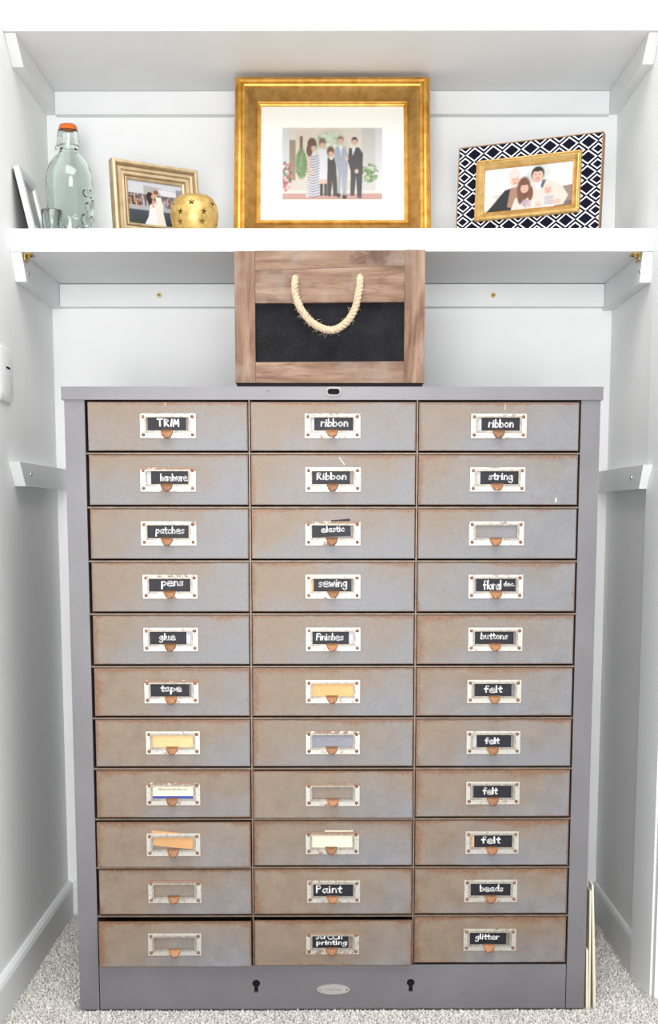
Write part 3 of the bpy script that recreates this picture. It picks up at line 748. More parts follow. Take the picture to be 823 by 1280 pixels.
for k in range(170):
    i = rf.randrange(8, len(path) - 8); p, a, b = frs[i]; an = rf.uniform(0, 6.28); d_ = a * cos(an) + b * sin(an)
    t = (path[i + 1] - path[i]).normalized(); q = p + d_ * 0.0048; l = rf.uniform(.002, .0065)
    e1 = q + d_ * l * .5 + t * rf.uniform(-.003, .003); e2 = e1 + d_ * l * .4 + t * rf.uniform(-.004, .004) + Vector((rf.uniform(-.002, .002), 0, rf.uniform(-.002, .002)))
    tube(bm, [q, e1, e2], [.00022, .00018, .0001], 3)
fz = obj('rope_fuzz', bm, ROPE, rope); fz['kind'] = 'stuff'

# ------------------------------------------------------------------ photographs (flat prints painted in code onto fine grids)
LEVEL = 0.82        # print paper is a little below paper white
class Canvas:
    def __init__(s, w, h, bg):
        s.w, s.h = w, h; s.a = w / h; s.im = np.empty((h, w, 3)); s.im[:] = np.array(bg) / 255.
        v, u = np.mgrid[0:h, 0:w]; s.u = (u + .5) / w; s.v = (v + .5) / h; s.rng = np.random.default_rng(w)
    def blend(s, m, c):
        c = np.asarray(c, float) / 255.; s.im = s.im * (1 - m[..., None]) + c * m[..., None]
    def ell(s, cx, cy, rx, ry, c, soft=.12, op=1.0):
        d = np.sqrt(((s.u - cx) / rx) ** 2 + ((s.v - cy) / ry) ** 2); s.blend(np.clip((1 + soft - d) / (2 * soft), 0, 1) * op, c)
    def poly(s, P, c, soft=1.0, op=1.0):
        """anti-aliased polygon via supersampled crossing test"""
        m = np.zeros((s.h, s.w)); offs = ((-.3, -.3), (.3, -.3), (-.3, .3), (.3, .3), (0, 0))
        for ox, oy in offs:
            U = s.u + ox * soft / s.w; V = s.v + oy * soft / s.h; ins = np.zeros((s.h, s.w), bool)
            for (x0, y0), (x1, y1) in zip(P, P[1:] + P[:1]):
                if y0 == y1: continue
                ins ^= ((V < y0) != (V < y1)) & (U < (x1 - x0) * (V - y0) / (y1 - y0) + x0)
            m += ins
        s.blend(m / len(offs) * op, c)
    def rect(s, x0, x1, y0, y1, c, op=1.0): s.poly([(x0, y0), (x1, y0), (x1, y1), (x0, y1)], c, 1, op)
    def grad(s, y0, y1, c, op0, op1):
        t = np.clip((s.v - y0) / (y1 - y0), 0, 1); s.blend((op0 + (op1 - op0) * t) * (s.v >= y0) * (s.v <= y1), c)
    def blobs(s, cx, cy, rx, ry, cols, n, size, op=.8):
        for _ in range(n):
            a = s.rng.uniform(0, 6.28); q = math.sqrt(s.rng.random()); c = cols[s.rng.integers(len(cols))]
            s.ell(cx + rx * q * cos(a), cy + ry * q * sin(a), size * s.rng.uniform(.6, 1.4), size * s.a * s.rng.uniform(.6, 1.4), c, .4, op)
    def face(s, x, y, r, skin, hair, tilt=0, look=True):
        ry = r * s.a * 1.28
        s.ell(x, y - ry * .16, r * 1.1, ry * 1.02, hair); s.ell(x, y + ry * .12, r * .92, ry * .9, skin); s.ell(x, y - ry * .74, r * .8, ry * .26, hair, .3)
        if look:
            dk = tuple(int(k * .45) for k in skin)
            s.ell(x - r * .38 + tilt * r, y - ry * .08, r * .15, ry * .09, dk, .5, .8); s.ell(x + r * .38 + tilt * r, y - ry * .08, r * .15, ry * .09, dk, .5, .8)
            s.ell(x + tilt * r, y + ry * .2, r * .12, ry * .14, tuple(int(k * .82) for k in skin), .5, .7)
            s.ell(x + tilt * r, y + ry * .5, r * .36, ry * .10, (188, 96, 92), .5, .75)
    def print(s, name, W, H, parent, loc, rough=.3):
        for _ in range(1):
            p = np.pad(s.im, ((1, 1), (1, 1), (0, 0)), 'edge'); s.im = (p[1:-1, 1:-1] * 2 + p[:-2, 1:-1] + p[2:, 1:-1] + p[1:-1, :-2] + p[1:-1, 2:]) / 6
        s.im = np.clip(s.im * LEVEL + s.rng.normal(0, .012, s.im.shape), 0, 1)
        nx, nz = s.w, s.h
        xs = np.linspace(0, W, nx); zs = np.linspace(H, 0, nz)
        V = np.empty((nz, nx, 3)); V[..., 0] = xs[None]; V[..., 1] = 0; V[..., 2] = zs[:, None]
        me = bpy.data.meshes.new(name); idx = np.arange(nx * nz).reshape(nz, nx)
        f = np.stack([idx[1:, :-1], idx[1:, 1:], idx[:-1, 1:], idx[:-1, :-1]], -1).reshape(-1, 4)
        me.from_pydata(V.reshape(-1, 3).tolist(), [], f.tolist())
        ca = me.color_attributes.new('print', 'FLOAT_COLOR', 'POINT')
        col = np.ones((nx * nz, 4), np.float32); col[:, :3] = s2l(np.clip(s.im, 0, 1)).reshape(-1, 3); ca.data.foreach_set('color', col.ravel())
        t = NT(name + '_ink'); at_ = t.node('ShaderNodeAttribute', attribute_name='print'); t.set(at_.outputs['Color'], 0.5); t.b.inputs['Specular IOR Level'].default_value = 0.15
        o = link(name, me, t.m, parent); o.location = loc; return o

def wedding_family():
    c = Canvas(190, 132, (226, 216, 202))
    c.rect(0, .08, 0, 1, (218, 220, 224)); c.rect(.92, 1, 0, 1, (222, 222, 226)); c.rect(.79, .92, 0, .86, (206, 203, 196))
    c.ell(.485, .27, .17, .25, (214, 203, 178)); c.ell(.485, .28, .148, .215, (196, 208, 184))
    c.blobs(.485, .22, .13, .15, [(176, 196, 150), (232, 238, 224), (150, 172, 128), (206, 220, 196)], 60, .014)
    c.rect(.08, .14, .18, .8, (152, 132, 108)); c.rect(.14, .3, .05, .75, (222, 208, 186)); c.rect(.18, .21, .13, .32, (112, 98, 86))
    c.ell(.195, .5, .055, .2, (112, 140, 96)); c.blobs(.195, .5, .055, .19, [(92, 124, 78), (136, 160, 112)], 40, .012)
    c.rect(.08, .92, .72, .86, (212, 204, 192)); c.rect(0, 1, .86, .9, (228, 222, 214)); c.rect(0, 1, .9, 1, (196, 150, 138))
    c.blobs(.05, .68, .06, .2, [(70, 96, 64), (206, 92, 92), (226, 132, 128), (88, 110, 74)], 55, .012)
    c.rect(.77, .87, .7, .86, (206, 204, 208)); c.blobs(.86, .62, .085, .12, [(104, 146, 84), (140, 176, 112), (84, 120, 70)], 60, .013)
    sk = (226, 182, 158)
    # striped long dress
    c.poly([(.27, .36), (.36, .36), (.365, .6), (.385, .93), (.24, .95), (.275, .6)], (214, 212, 220))
    for k in range(16):
        y = .38 + k * .036; c.poly([(.262 - k * .001, y), (.31, y + .022), (.375, y - .004), (.375, y + .008), (.31, y + .036), (.26, y + .012)], (96, 98, 116), 1, .8)
    c.poly([(.258, .37), (.285, .36), (.28, .55), (.32, .62), (.30, .65), (.262, .56)], sk); c.ell(.30, .24, .045, .09, (94, 66, 52)); c.ell(.275, .32, .03, .08, (98, 70, 56)); c.face(.318, .285, .027, sk, (94, 66, 52))
    # pale short dress
    c.poly([(.36, .3), (.44, .3), (.445, .5), (.46, .71), (.37, .71), (.375, .5)], (222, 222, 230)); c.rect(.385, .41, .71, .8, sk); c.rect(.42, .445, .71, .8, sk)
    c.rect(.378, .408, .77, .93, (60, 58, 54)); c.rect(.42, .448, .77, .93, (72, 64, 58)); c.ell(.402, .21, .034, .06, (120, 92, 76)); c.face(.405, .245, .027, sk, (120, 92, 76))
    # small person in black
    c.poly([(.455, .42), (.53, .42), (.545, .7), (.55, .93), (.51, .94), (.50, .72), (.485, .94), (.45, .93), (.45, .68)], (64, 60, 58)); c.ell(.483, .335, .036, .07, (108, 72, 54)); c.face(.487, .36, .025, sk, (108, 72, 54))
    c.ell(.49, .43, .018, .02, (220, 214, 210))
    # grey suit
    c.poly([(.53, .27), (.625, .27), (.655, .4), (.65, .6), (.635, .92), (.60, .94), (.59, .62), (.575, .92), (.55, .9), (.555, .6), (.52, .45)], (158, 164, 176)); c.poly([(.565, .26), (.60, .26), (.585, .40)], (236, 238, 242)); c.rect(.578, .588, .29, .4, (190, 196, 214)); c.face(.578, .19, .028, sk, (118, 92, 72))
    c.rect(.545, .575, .9, .95, (56, 50, 48)); c.rect(.60, .64, .92, .97, (56, 50, 48))
    # black suit
    c.poly([(.665, .29), (.76, .28), (.80, .36), (.795, .6), (.785, .96), (.745, .96), (.73, .66), (.715, .93), (.675, .93), (.68, .6), (.65, .45)], (66, 64, 64)); c.poly([(.69, .28), (.73, .28), (.70, .40)], (216, 234, 236)); c.face(.718, .2, .028, sk, (62, 48, 42)); c.ell(.737, .6, .02, .03, sk); c.ell(.64, .43, .017, .035, sk)
    c.im = c.im * .86 + .13; return c
def kissing_couple():
    c = Canvas(140, 104, (198, 200, 206))
    c.rect(0, 1, 0, .3, (206, 208, 214)); c.poly([(.3, .1), (.62, .13), (.62, .3), (.3, .28)], (176, 172, 170)); c.poly([(.55, .16), (1, .2), (1, .34), (.6, .28)], (222, 222, 228)); c.rect(.88, 1, .12, .36, (150, 146, 150))
    c.rect(0, 1, .3, .56, (104, 100, 104)); 
    for k in range(70):
        x = c.rng.uniform(0, 1); y = c.rng.uniform(.34, .5); col = [(52, 50, 58), (84, 92, 128), (120, 132, 160), (142, 66, 60), (206, 170, 130), (64, 58, 58), (190, 188, 192)][c.rng.integers(7)]
        c.rect(x, x + .03, y, y + .14, col, .85); c.ell(x + .015, y - .02, .013, .022, (206, 160, 132), .3, .9)
    c.rect(0, 1, .56, .66, (176, 172, 170)); c.rect(0, 1, .66, 1, (72, 80, 92)); c.grad(.66, 1, (40, 48, 54), 0, .8); c.rect(0, .3, .8, 1, (60, 76, 70), .6)
    c.poly([(.40, .46), (.50, .44), (.52, .72), (.56, 1), (.28, 1), (.36, .8), (.39, .62)], (238, 234, 236)); c.poly([(.41, .36), (.48, .36), (.49, .5), (.42, .52)], (206, 156, 132))
    c.ell(.405, .34, .06, .1, (56, 40, 38)); c.ell(.40, .43, .04, .09, (60, 42, 40)); c.ell(.455, .34, .03, .05, (214, 164, 138))
    c.poly([(.50, .33), (.60, .34), (.64, .5), (.63, .66), (.68, 1), (.52, 1), (.52, .66), (.46, .58), (.44, .52), (.52, .48)], (236, 228, 214)); c.ell(.50, .27, .042, .075, (216, 168, 138)); c.ell(.515, .235, .045, .05, (140, 92, 58)); c.ell(.455, .55, .025, .03, (214, 166, 138))
    return c
def sofa_family():
    c = Canvas(170, 90, (240, 240, 246))
    c.rect(.02, .3, .05, .6, (248, 248, 252)); c.ell(.64, .2, .14, .26, (196, 206, 196), .5, .7); c.ell(.55, .3, .1, .12, (178, 192, 184), .5, .6); c.rect(.88, .92, 0, .6, (226, 226, 234))
    c.poly([(0, .62), (.2, .6), (.25, 1), (0, 1)], (214, 204, 192)); c.poly([(.86, .55), (1, .52), (1, 1), (.84, 1)], (150, 134, 124)); c.ell(.07, .78, .09, .16, (232, 226, 218)); c.rect(.8, 1, .88, 1, (128, 108, 98))
    sk = (236, 190, 172)
    # woman in dark coat
    c.poly([(.24, .52), (.36, .46), (.42, .6), (.36, 1), (.03, 1), (.12, .8)], (52, 52, 58)); c.poly([(.3, .5), (.39, .45), (.44, .7), (.36, .95), (.27, .9)], (172, 134, 112)); c.ell(.345, .25, .07, .22, (226, 214, 208)); c.face(.355, .31, .052, sk, (224, 212, 206))
    # man in beige jumper
    c.poly([(.52, .42), (.68, .32), (.86, .48), (.95, .75), (.9, .95), (.5, 1)], (226, 214, 204)); c.poly([(.57, .4), (.69, .36), (.66, .55), (.6, .58)], (236, 236, 240)); c.poly([(.66, .36), (.7, .37), (.66, .56), (.64, .5)], (96, 100, 120)); c.face(.605, .24, .064, sk, (62, 48, 46)); c.ell(.605, .37, .04, .06, (206, 156, 140), .4, .5)
    # girl
    c.poly([(.36, .72), (.5, .66), (.58, .8), (.58, 1), (.31, 1)], (232, 218, 208)); c.ell(.455, .52, .075, .26, (120, 80, 66)); c.ell(.42, .66, .035, .2, (128, 86, 70)); c.ell(.53, .64, .03, .16, (128, 86, 70)); c.face(.462, .5, .048, sk, (120, 80, 66)); c.blobs(.49, .86, .06, .07, [(190, 160, 176), (214, 196, 200), (160, 150, 172)], 22, .012)
    # baby
    c.poly([(.66, .7), (.8, .7), (.84, .9), (.78, 1), (.64, 1)], (222, 216, 214)); 
    for k in range(4): c.rect(.69, .79, .74 + k * .05, .765 + k * .05, (150, 144, 158), .6)
    c.face(.725, .58, .046, sk, (238, 214, 206)); c.ell(.73, .5, .04, .035, (238, 206, 196)); c.ell(.83, .87, .04, .06, sk); c.ell(.62, .9, .03, .05, sk)
    return c

# ------------------------------------------------------------------ picture frames
def leaned(name, base, yaw, lean, label, W):
    """origin at the near-left bottom corner; local x runs along the frame, front faces -y"""
    t = empty(name, base, (-lean, 0, yaw)); tag(t, label, 'picture frame'); return t
def easel(t, W, H, lean, y0, m=FBACK):
    """hinged strut behind the frame reaching the shelf"""
    bm = bmesh.new(); L_ = H * .62; a = lean + radians(24)
    box(bm, W / 2 - .018, W / 2 + .018, -0.001, 0.001, -L_, 0)
    o = obj('easel_leg', bm, m, t); o.location = (0, y0 + .0015, 0)
    # rotate so that its foot lands on the shelf plane
    zt = (H * .66)
    foot = None; best = 9
    for k in range(400):
        an = k * radians(60) / 400
        y, z = y0 + L_ * sin(an), zt - L_ * cos(an)
        wz = z * cos(lean) - y * sin(lean)
        if abs(wz - WZ[t.name]) < best: best = abs(wz - WZ[t.name]); foot = an
    o.location = (0, y0 + .0015, zt); o.rotation_euler = (foot, 0, 0)
WZ = {}
# 1. large gold frame
W, H, LN = 0.3313, 0.289, radians(12); th = .030
t = leaned('picture_frame', (-W / 2 - 0.0005, 0.279, S1T + th * sin(LN) + .0002), 0.0, LN, 'large ornate gold frame with ivory mat and family wedding photo', W)
WZ[t.name] = -th * sin(LN)
o_ = [(0, th), (0, .010), (.0012, .006), (.0035, .004), (.0046, .0055), (.0058, .0028), (.0085, .0012), (.0112, .0018), (.0125, .0045), (.0138, .0030), (.0160, .0020), (.0182, .0032), (.0193, .0062), (.0193, th)]
obj('outer_moulding', frame_bm(0, W, 0, H, o_), GOLD, t, bevel=0)
def ribbed(x0, x1, z0, z1, i0, y0, i1, y1, pitch, amp):
    bm = bmesh.new(); K = 5
    cor = [(x0, z0), (x1, z0), (x1, z1), (x0, z1)]; sg = [(1, 1), (-1, 1), (-1, -1), (1, -1)]
    for s in range(4):
        A, B_ = cor[s], cor[(s + 1) % 4]; a, b = sg[s], sg[(s + 1) % 4]
        ln = math.hypot(B_[0] - A[0], B_[1] - A[1]); n = int(ln / pitch) * 2; rows = []
        for j in range(K + 1):
            f = j / K; i = i0 + (i1 - i0) * f; y = y0 + (y1 - y0) * (f ** .6)
            p0 = (A[0] + a[0] * i, A[1] + a[1] * i); p1 = (B_[0] + b[0] * i, B_[1] + b[1] * i)
            rows.append([bm.verts.new((p0[0] + (p1[0] - p0[0]) * k / n, y + (amp if k % 2 else -amp), p0[1] + (p1[1] - p0[1]) * k / n)) for k in range(n + 1)])
        for r0, r1 in zip(rows, rows[1:]):
            for k in range(n): bm.faces.new((r0[k], r0[k + 1], r1[k + 1], r1[k]))
    return bm
rb = obj('ribbed_cove', ribbed(0, W, 0, H, 0.0192, .006, .0366, .020, .0042, .0020), GOLDRIB, t); rb['label'] = 'finely ribbed antique gold cove'
obj('inner_lip', frame_bm(0, W, 0, H, [(.0362, .026), (.0362, .0195), (.0374, .0165), (.0392, .0150), (.0410, .0165), (.0420, .0190), (.0436, .0200), (.0444, .0215), (.0444, .026)]), GOLD, t)
mo = obj('mat_board', frame_bm(.0430, W - .0430, .0430, H - .0430, [(0, .0245), (0, .0225), (.0374, .0225), (.0384, .0245)]), MATB, t); mo['label'] = 'ivory mat board'
cv = wedding_family(); pw, ph_ = W - 2 * .0430 - 2 * .0384 + .004, H - 2 * .0430 - 2 * .0384 + .004
ph = cv.print('photo_print', pw, ph_, t, (.0814 - .002, .0243, .0814 - .002)); ph['label'] = 'wedding photo of five people'
obj('backing_board', boxbm(.020, W - .020, .0262, .0292, .020, H - .020), FBACK, t)
easel(t, W, H, LN, .0295)

# 2. champagne frame
W, H, LN = 0.152, 0.127, radians(7); th = .016; yw = math.atan2(.3138 - .24, .3585 - .2264)
tl = Vector((-.3590, .24, 1.3414)); nb = Vector((-sin(yw), cos(yw), 0)); bs_ = tl - nb * (H * sin(LN)); bs_.z = S1T + th * sin(LN) + .0002
t = leaned('picture_frame', bs_, yw, LN, 'stepped champagne frame with photo of a couple kissing, behind the star votive', W); WZ[t.name] = -th * sin(LN)
H2 = H
obj('outer_moulding', frame_bm(0, W, 0, H2, [(0, th), (0, .003), (.0012, .0006), (.0050, 0), (.0066, .0012), (.0074, .0045), (.0080, .0045), (.0080, th)]), CHAMP, t)
obj('groove', frame_bm(0, W, 0, H2, [(.0078, .012), (.0078, .0058), (.0100, .0058), (.0100, .012)]), CHAMPD, t)
obj('middle_step', frame_bm(0, W, 0, H2, [(.0100, .012), (.0100, .0040), (.0112, .0028), (.0150, .0032), (.0162, .0052), (.0166, .0066), (.0210, .0066), (.0224, .0085), (.0224, .012)]), CHAMP, t)
obj('inner_groove', frame_bm(0, W, 0, H2, [(.0222, .013), (.0222, .0100), (.0240, .0100), (.0240, .013)]), CHAMPD, t)
obj('inner_lip', frame_bm(0, W, 0, H2, [(.0240, .013), (.0240, .0082), (.0252, .0074), (.0276, .0086), (.0285, .0105), (.0285, .013)]), CHAMP, t)
cv = kissing_couple(); q = cv.print('photo_print', W - .054, H2 - .054, t, (.027, .0118, .027), .25); q['label'] = 'photo of a couple kissing'
obj('backing_board', boxbm(.006, W - .006, .0132, .0156, .006, H2 - .006), FBACK, t); easel(t, W, H2, LN, .016)

# 3. black and white patterned frame
W, H, LN = 0.240, 0.1605, radians(6); th = .016; yw = math.atan2(.22 - .309, .4342 - .213)
tl = Vector((.2118, .3095, 1.3745)); nb = Vector((-sin(yw), cos(yw), 0)); bs_ = tl - nb * (H * sin(LN)); bs_.z = S1T + th * sin(LN) + .0002
t = leaned('picture_frame', bs_, yw, LN, 'black frame with white zigzag diamond pattern, gold inner edge and sofa family photo', W); WZ[t.name] = -th * sin(LN)
def ikat():
    m = NT('ikat_diamond_cloth'); c = m.coord(); x, y, z = m.sep(c)[0:3]
    wob = m.math('MULTIPLY', m.math('SUBTRACT', m.noise(c, 420, 1), 0.5), 0.05)
    wx = m.noise(m.mapping(c, (1, 1, 1)), 230, 0)
    def tri(v, per):   # 0..1 triangle wave
        f = m.math('FRACT', m.math('ADD', m.math('DIVIDE', v, per), 100.0)); return m.math('ABSOLUTE', m.math('SUBTRACT', m.math('MULTIPLY', f, 2.0), 1.0))
    a = tri(m.math('ADD', x, .004), .0315); b = tri(m.math('ADD', z, .0005), .0245)
    s = m.math('ADD', m.math('ADD', a, b), wob)           # diamonds: lines of equal s
    def band(c0, w_): return m.math('LESS_THAN', m.math('ABSOLUTE', m.math('SUBTRACT', s, c0)), w_)
    on = m.math('MAXIMUM', band(.60, .095), band(1.14, .105))
    on = m.math('MAXIMUM', on, m.math('LESS_THAN', s, .0))
    col = m.mix(on, (0.005, 0.005, 0.014, 1), (0.78, 0.78, 0.83, 1)); m.set(col, 0.8); m.b.inputs['Specular IOR Level'].default_value = 0.08
    return m.m
obj('patterned_face', frame_bm(0.0018, W - .0018, 0.0018, H - .0018, [(0, th - .002), (0, .0006), (.0006, 0), (.036, 0), (.036, th - .002)]), ikat(), t)
obj('gold_edge', frame_bm(0, W, 0, H, [(0, th), (0, .0002), (.0005, -.0004), (.0018, -.0004), (.0018, th)]), CHAMPD, t)
gx0, gx1, gz0, gz1 = .033, .2075, .034, .1328
ig = obj('inner_frame', frame_bm(gx0, gx1, gz0, gz1, [(0, .004), (0, -.006), (.0012, -.0078), (.0028, -.0080), (.0042, -.0062), (.0056, -.0066), (.0090, -.0040), (.0124, -.0010), (.0134, -.0022), (.0144, -.0006), (.0144, .004)]), PALEGOLD, t); ig['label'] = 'gold inner frame with beaded edge'
bm = bmesh.new()
def bead_line(x0, z0, x1, z1):
    n = int(math.hypot(x1 - x0, z1 - z0) / .0029)
    for k in range(n + 1):
        x, z = x0 + (x1 - x0) * k / n, z0 + (z1 - z0) * k / n
        lathe_pts = bmesh.ops.create_icosphere(bm, subdivisions=1, radius=.00125, matrix=Matrix.Translation((x, -.0082, z)))
i_ = .0020
for P in ((gx0 + i_, gz0 + i_, gx1 - i_, gz0 + i_), (gx0 + i_, gz1 - i_, gx1 - i_, gz1 - i_), (gx0 + i_, gz0 + i_, gx0 + i_, gz1 - i_), (gx1 - i_, gz0 + i_, gx1 - i_, gz1 - i_)): bead_line(*P)
bd = obj('beading', bm, PALEGOLD, ig); bd['kind'] = 'stuff'
cv = sofa_family(); q = cv.print('photo_print', gx1 - gx0 - .027, gz1 - gz0 - .027, t, (gx0 + .0135, .0006, gz0 + .0135), .25); q['label'] = 'photo of a family on a sofa'
obj('backing_board', boxbm(.030, W - .030, .0042, th - .0005, .030, H - .030), FBACK, t); easel(t, W, H, LN, th)

# 4. small silver frame against the left wall
W, H, LN = 0.108, 0.1035, radians(13); th = .010
bx = L + .013 + (H) * sin(LN)
t = leaned('picture_frame', (bx, 0.193, S1T + th * sin(LN) + .0002), pi / 2, LN, 'small silver grey frame leaning on the left wall, seen almost edge-on', W)
obj('moulding', frame_bm(0, W, 0, H, [(0, th), (0, .0012), (.0014, 0), (.0100, 0), (.0125, .0020), (.0150, .0022), (.0165, .0055), (.0165, .0085), (.0, .0085)][:8] + [(.0165, th)]), SILVER, t)
cv = Canvas(60, 60, (176, 184, 182)); cv.ell(.5, .5, .3, .4, (156, 166, 166), .5, .6); cv.grad(0, 1, (208, 212, 210), .5, 0)  # pale grey and lighter top paint in the reflection on the glass
q = cv.print('photo_print', W - .031, H - .031, t, (.0155, .0068, .0155), .2); q['label'] = 'grey photo with painted glass reflection'
obj('backing_board', boxbm(.003, W - .003, .0088, th + .0024, .003, H - .003), FBACK, t)

# ------------------------------------------------------------------ glass bottle
bt = empty('glass_bottle', (-.4505, .345, S1T + .0002)); tag(bt, 'clear pale aqua swing-top bottle with orange seal and embossed bubbles', 'bottle')
outer = [(0.0005, 0.0015), (.030, 0.0), (.0365, .003), (.0385, .010), (.0388, .060), (.0392, .085), (.0400, .105), (.0398, .118), (.0378, .132), (.0335, .144), (.0270, .153), (.0205, .159), (.0168, .163), (.0155, .167), (.0156, .170), (.0172, .172), (.0172, .175), (.0162, .178), (.0160, .198), (.0152, .200)]
inner = [(.0100, .200), (.0112, .197), (.0118, .178), (.0118, .166), (.0140, .161), (.0240, .1515), (.0310, .142), (.0352, .131), (.0370, .118), (.0371, .105), (.0362, .085), (.0358, .060), (.0355, .012), (.0320, .007), (0.0005, .006)]
bm = bmesh.new(); lathe(bm, outer + inner, 56); obj('body', bm, GLASS, bt, True)
bm = bmesh.new()
for ang, z, r in ((-38, .048, .0105), (-52, .030, .0085), (-26, .070, .0095), (-66, .052, .006), (-20, .026, .010), (-8, .05, .009), (-48, .014, .010), (-78, .018, .008), (-14, .094, .0075), (-36, .092, .0065), (-100, .03, .007), (6, .08, .008), (4, .028, .009)):
    a = radians(ang); bmesh.ops.create_icosphere(bm, subdivisions=3, radius=r, matrix=Matrix.Translation((.0388 * cos(a), .0388 * sin(a), z)) @ Matrix.Rotation(a, 4, 'Z') @ Matrix.Diagonal((.42, 1, 1, 1)))
eb = obj('embossed_bubbles', bm, GLASS, bt, True)
bm = bmesh.new(); lathe(bm, [(.0095, .2005), (.0148, .2005), (.0152, .203), (.0145, .206), (.011, .209), (.0005, .2095)], 28); sl = obj('rubber_seal', bm, ORANGE, bt, True); sl['label'] = 'orange rubber seal'
bm = bmesh.new()
tube(bm, [(.0178 * cos(k * pi / 14), .0178 * sin(k * pi / 14), .174) for k in range(29)], .0011, 8, False)
tube(bm, [(-.0185, -.002, .170), (-.0215, -.003, .168), (-.0215, -.003, .173), (-.0190, -.003, .176), (-.0165, -.004, .198), (-.0125, -.003, .2095), (-.006, -.002, .2110)], .0010, 8)
tube(bm, [(.0185, -.002, .1690), (.0195, -.003, .173), (.0172, -.004, .198), (.0135, -.003, .2075), (.007, -.002, .2112), (-.006, -.002, .2112)], .0010, 8)
tube(bm, [(-.0168, -.006, .1905), (-.0150, -.0085, .1900)], .0016, 8); wb_ = obj('wire_bail', bm, WIRE, bt, True); wb_['label'] = 'steel wire bail'

# small glass tumbler in front of the bottle
tg = empty('glass_tumbler', (-.4640, .262, S1T + .0002)); tag(tg, 'tiny clear glass tumbler in front of the swing-top bottle', 'glass')
bm = bmesh.new(); lathe(bm, [(.0005, .0005), (.0125, 0), (.0145, .002), (.0155, .025), (.0168, .0485), (.0162, .0495), (.0155, .0485), (.0142, .025), (.0130, .008), (.0005, .007)], 40); obj('cup', bm, GLASS, tg, True)

# ------------------------------------------------------------------ gold star votive
vt = empty('candle_holder', (-.2236, .2215, S1T + .0002)); tag(vt, 'round brushed gold votive with cut-out stars beside the champagne frame', 'candle holder')
prof = [(.020, .0), (.027, .0015), (.0325, .007), (.0362, .016), (.0383, .027), (.0385, .034), (.0374, .042), (.0348, .049), (.0308, .0555), (.0265, .0592), (.0243, .0604)]
pr = [np.array(p) for p in catmull(prof, 9)]
NA = 300
stars = []
for zc, off, r in ((.0150, 12, .0060), (.0300, -44, .0064), (.0445, -15, .0060)):
    for k in range(6): stars.append((radians(off + 60 * k - 90 + 14), zc, r))
bm = bmesh.new(); rings = []
for p in pr: rings.append([bm.verts.new((p[0] * cos(2 * pi * k / NA), p[0] * sin(2 * pi * k / NA), p[1])) for k in range(NA)])
def in_star(ang, z, rad):
    for a, zc, r in stars:
        d = (ang - a + pi) % (2 * pi) - pi; x = d * rad; y = z - zc
        q = math.hypot(x, y)
        if q > r: continue
        ph_ = (math.atan2(x, y)) % (2 * pi / 5); ph_ = min(ph_, 2 * pi / 5 - ph_)
        # star boundary: straight line from tip (r,0) to notch (0.42r, 36deg)
        tx, ty, nx, ny = r, 0, .42 * r * cos(pi / 5), .42 * r * sin(pi / 5)
        px_, py_ = q * cos(ph_), q * sin(ph_)
        if (nx - tx) * (py_ - ty) - (ny - ty) * (px_ - tx) > 0: return True
    return False
for i in range(len(rings) - 1):
    zc = (pr[i][1] + pr[i + 1][1]) / 2; rc = (pr[i][0] + pr[i + 1][0]) / 2
    for k in range(NA):
        if in_star(2 * pi * (k + .5) / NA, zc, rc): continue
        bm.faces.new((rings[i][k], rings[i][(k + 1) % NA], rings[i + 1][(k + 1) % NA], rings[i + 1][k]))
bm.faces.new(rings[0][::-1])
for v in [v for v in bm.verts if not v.link_faces]: bm.verts.remove(v)
sh = obj('shell', bm, VOTIVE, vt)
for p in sh.data.polygons: p.use_smooth = True
md = sh.modifiers.new('wall', 'SOLIDIFY'); md.thickness = .0014; md.offset = -1
bm = bmesh.new(); lathe(bm, [(.0005, .002), (.019, .002), (.0195, .0025), (.0195, .016), (.0185, .016), (.0185, .014), (.0005, .0138)], 32); tl_ = obj('tealight', bm, plain('white_wax', (.82, .8, .76, 1), .5), vt, True); tl_['label'] = 'white tealight candle inside'

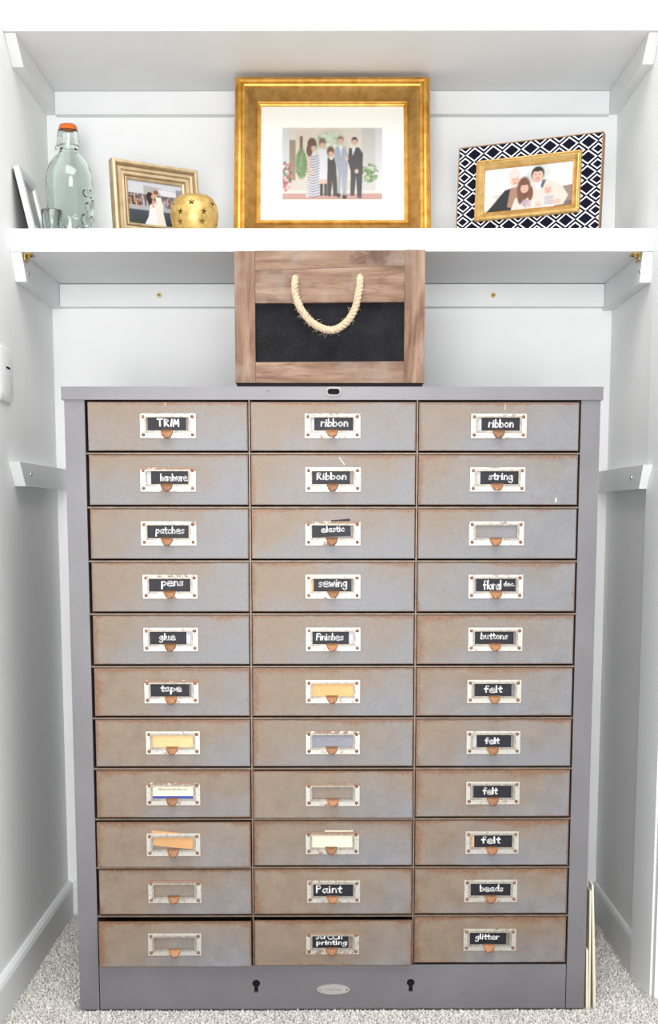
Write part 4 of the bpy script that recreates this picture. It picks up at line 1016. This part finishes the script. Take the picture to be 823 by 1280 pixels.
# ------------------------------------------------------------------ boards by the cabinet, wall plate
def board(label, xb0, xb1, xt0, xt1, y0, y1, z):
    o = empty('thin_slat', ((xb0 + xb1) / 2, y0, 0)); cx_ = (xb0 + xb1) / 2; bm = bmesh.new()
    v = [bm.verts.new((x - cx_, y, zz)) for y in (0, y1 - y0) for x, zz in ((xb0, -.004), (xb1, -.004), (xt1, z), (xt0, z))]
    for f in ((0, 1, 2, 3), (7, 6, 5, 4), (0, 4, 5, 1), (1, 5, 6, 2), (2, 6, 7, 3), (3, 7, 4, 0)): bm.faces.new([v[i] for i in f])
    m_ = obj('board_sheet', bm, CREAM, o, bevel=.0004); m_.name = 'strip'
    tag(o, label, 'slat', 'cream slats beside the cabinet')
board('short cream slat standing edge-on against the right side of the cabinet', .3974, .4012, .3952, .3982, .004, .026, .095)
board('tall cream slat leaning on the cabinet side between the short slat and the outermost', .4020, .4050, .3990, .4016, .008, .030, .188)
board('tall outermost cream slat leaning toward the cabinet, farthest from it', .4100, .4145, .4022, .4052, .010, .032, .197)
wp = empty('wall_plate', (L, .105, .983), (0, 0, 0)); tag(wp, 'white rounded plastic wall plate on the left wall, cut by the picture edge', 'wall plate')
bm = bmesh.new(); P = []
for cx_, cz_, a0 in ((.024, .027, 0), (-.024, .027, 90), (-.024, -.027, 180), (.024, -.027, 270)):
    for k in range(7): a = radians(a0 + k * 15); P.append((cx_ + .0155 * cos(a), cz_ + .0155 * sin(a)))
a = [bm.verts.new((.0003, y, z)) for y, z in P]; b = [bm.verts.new((.0045, y * .97, z * .97)) for y, z in P]; c = [bm.verts.new((.006, y * .90, z * .90)) for y, z in P]
bm.faces.new(a[::-1]); bm.faces.new(c)
for r0, r1 in ((a, b), (b, c)):
    for k in range(len(P)): bm.faces.new((r0[k], r0[(k + 1) % len(P)], r1[(k + 1) % len(P)], r1[k]))
obj('cover', bm, PLATE, wp, True)
obj('slot', boxbm(.0059, .0064, -.002, .020, .0085, .0115), BLACK, wp)
bm = bmesh.new(); rr = random.Random(9)
for k in range(5):
    y, z = rr.uniform(.008, .028), rr.uniform(-.024, -.008); box(bm, .0059, .0061, y, y + rr.uniform(.002, .006), z, z + .0012)
sc_ = obj('scuff_marks', bm, plain('grey_scuff', (.55, .55, .55, 1), .6), wp)
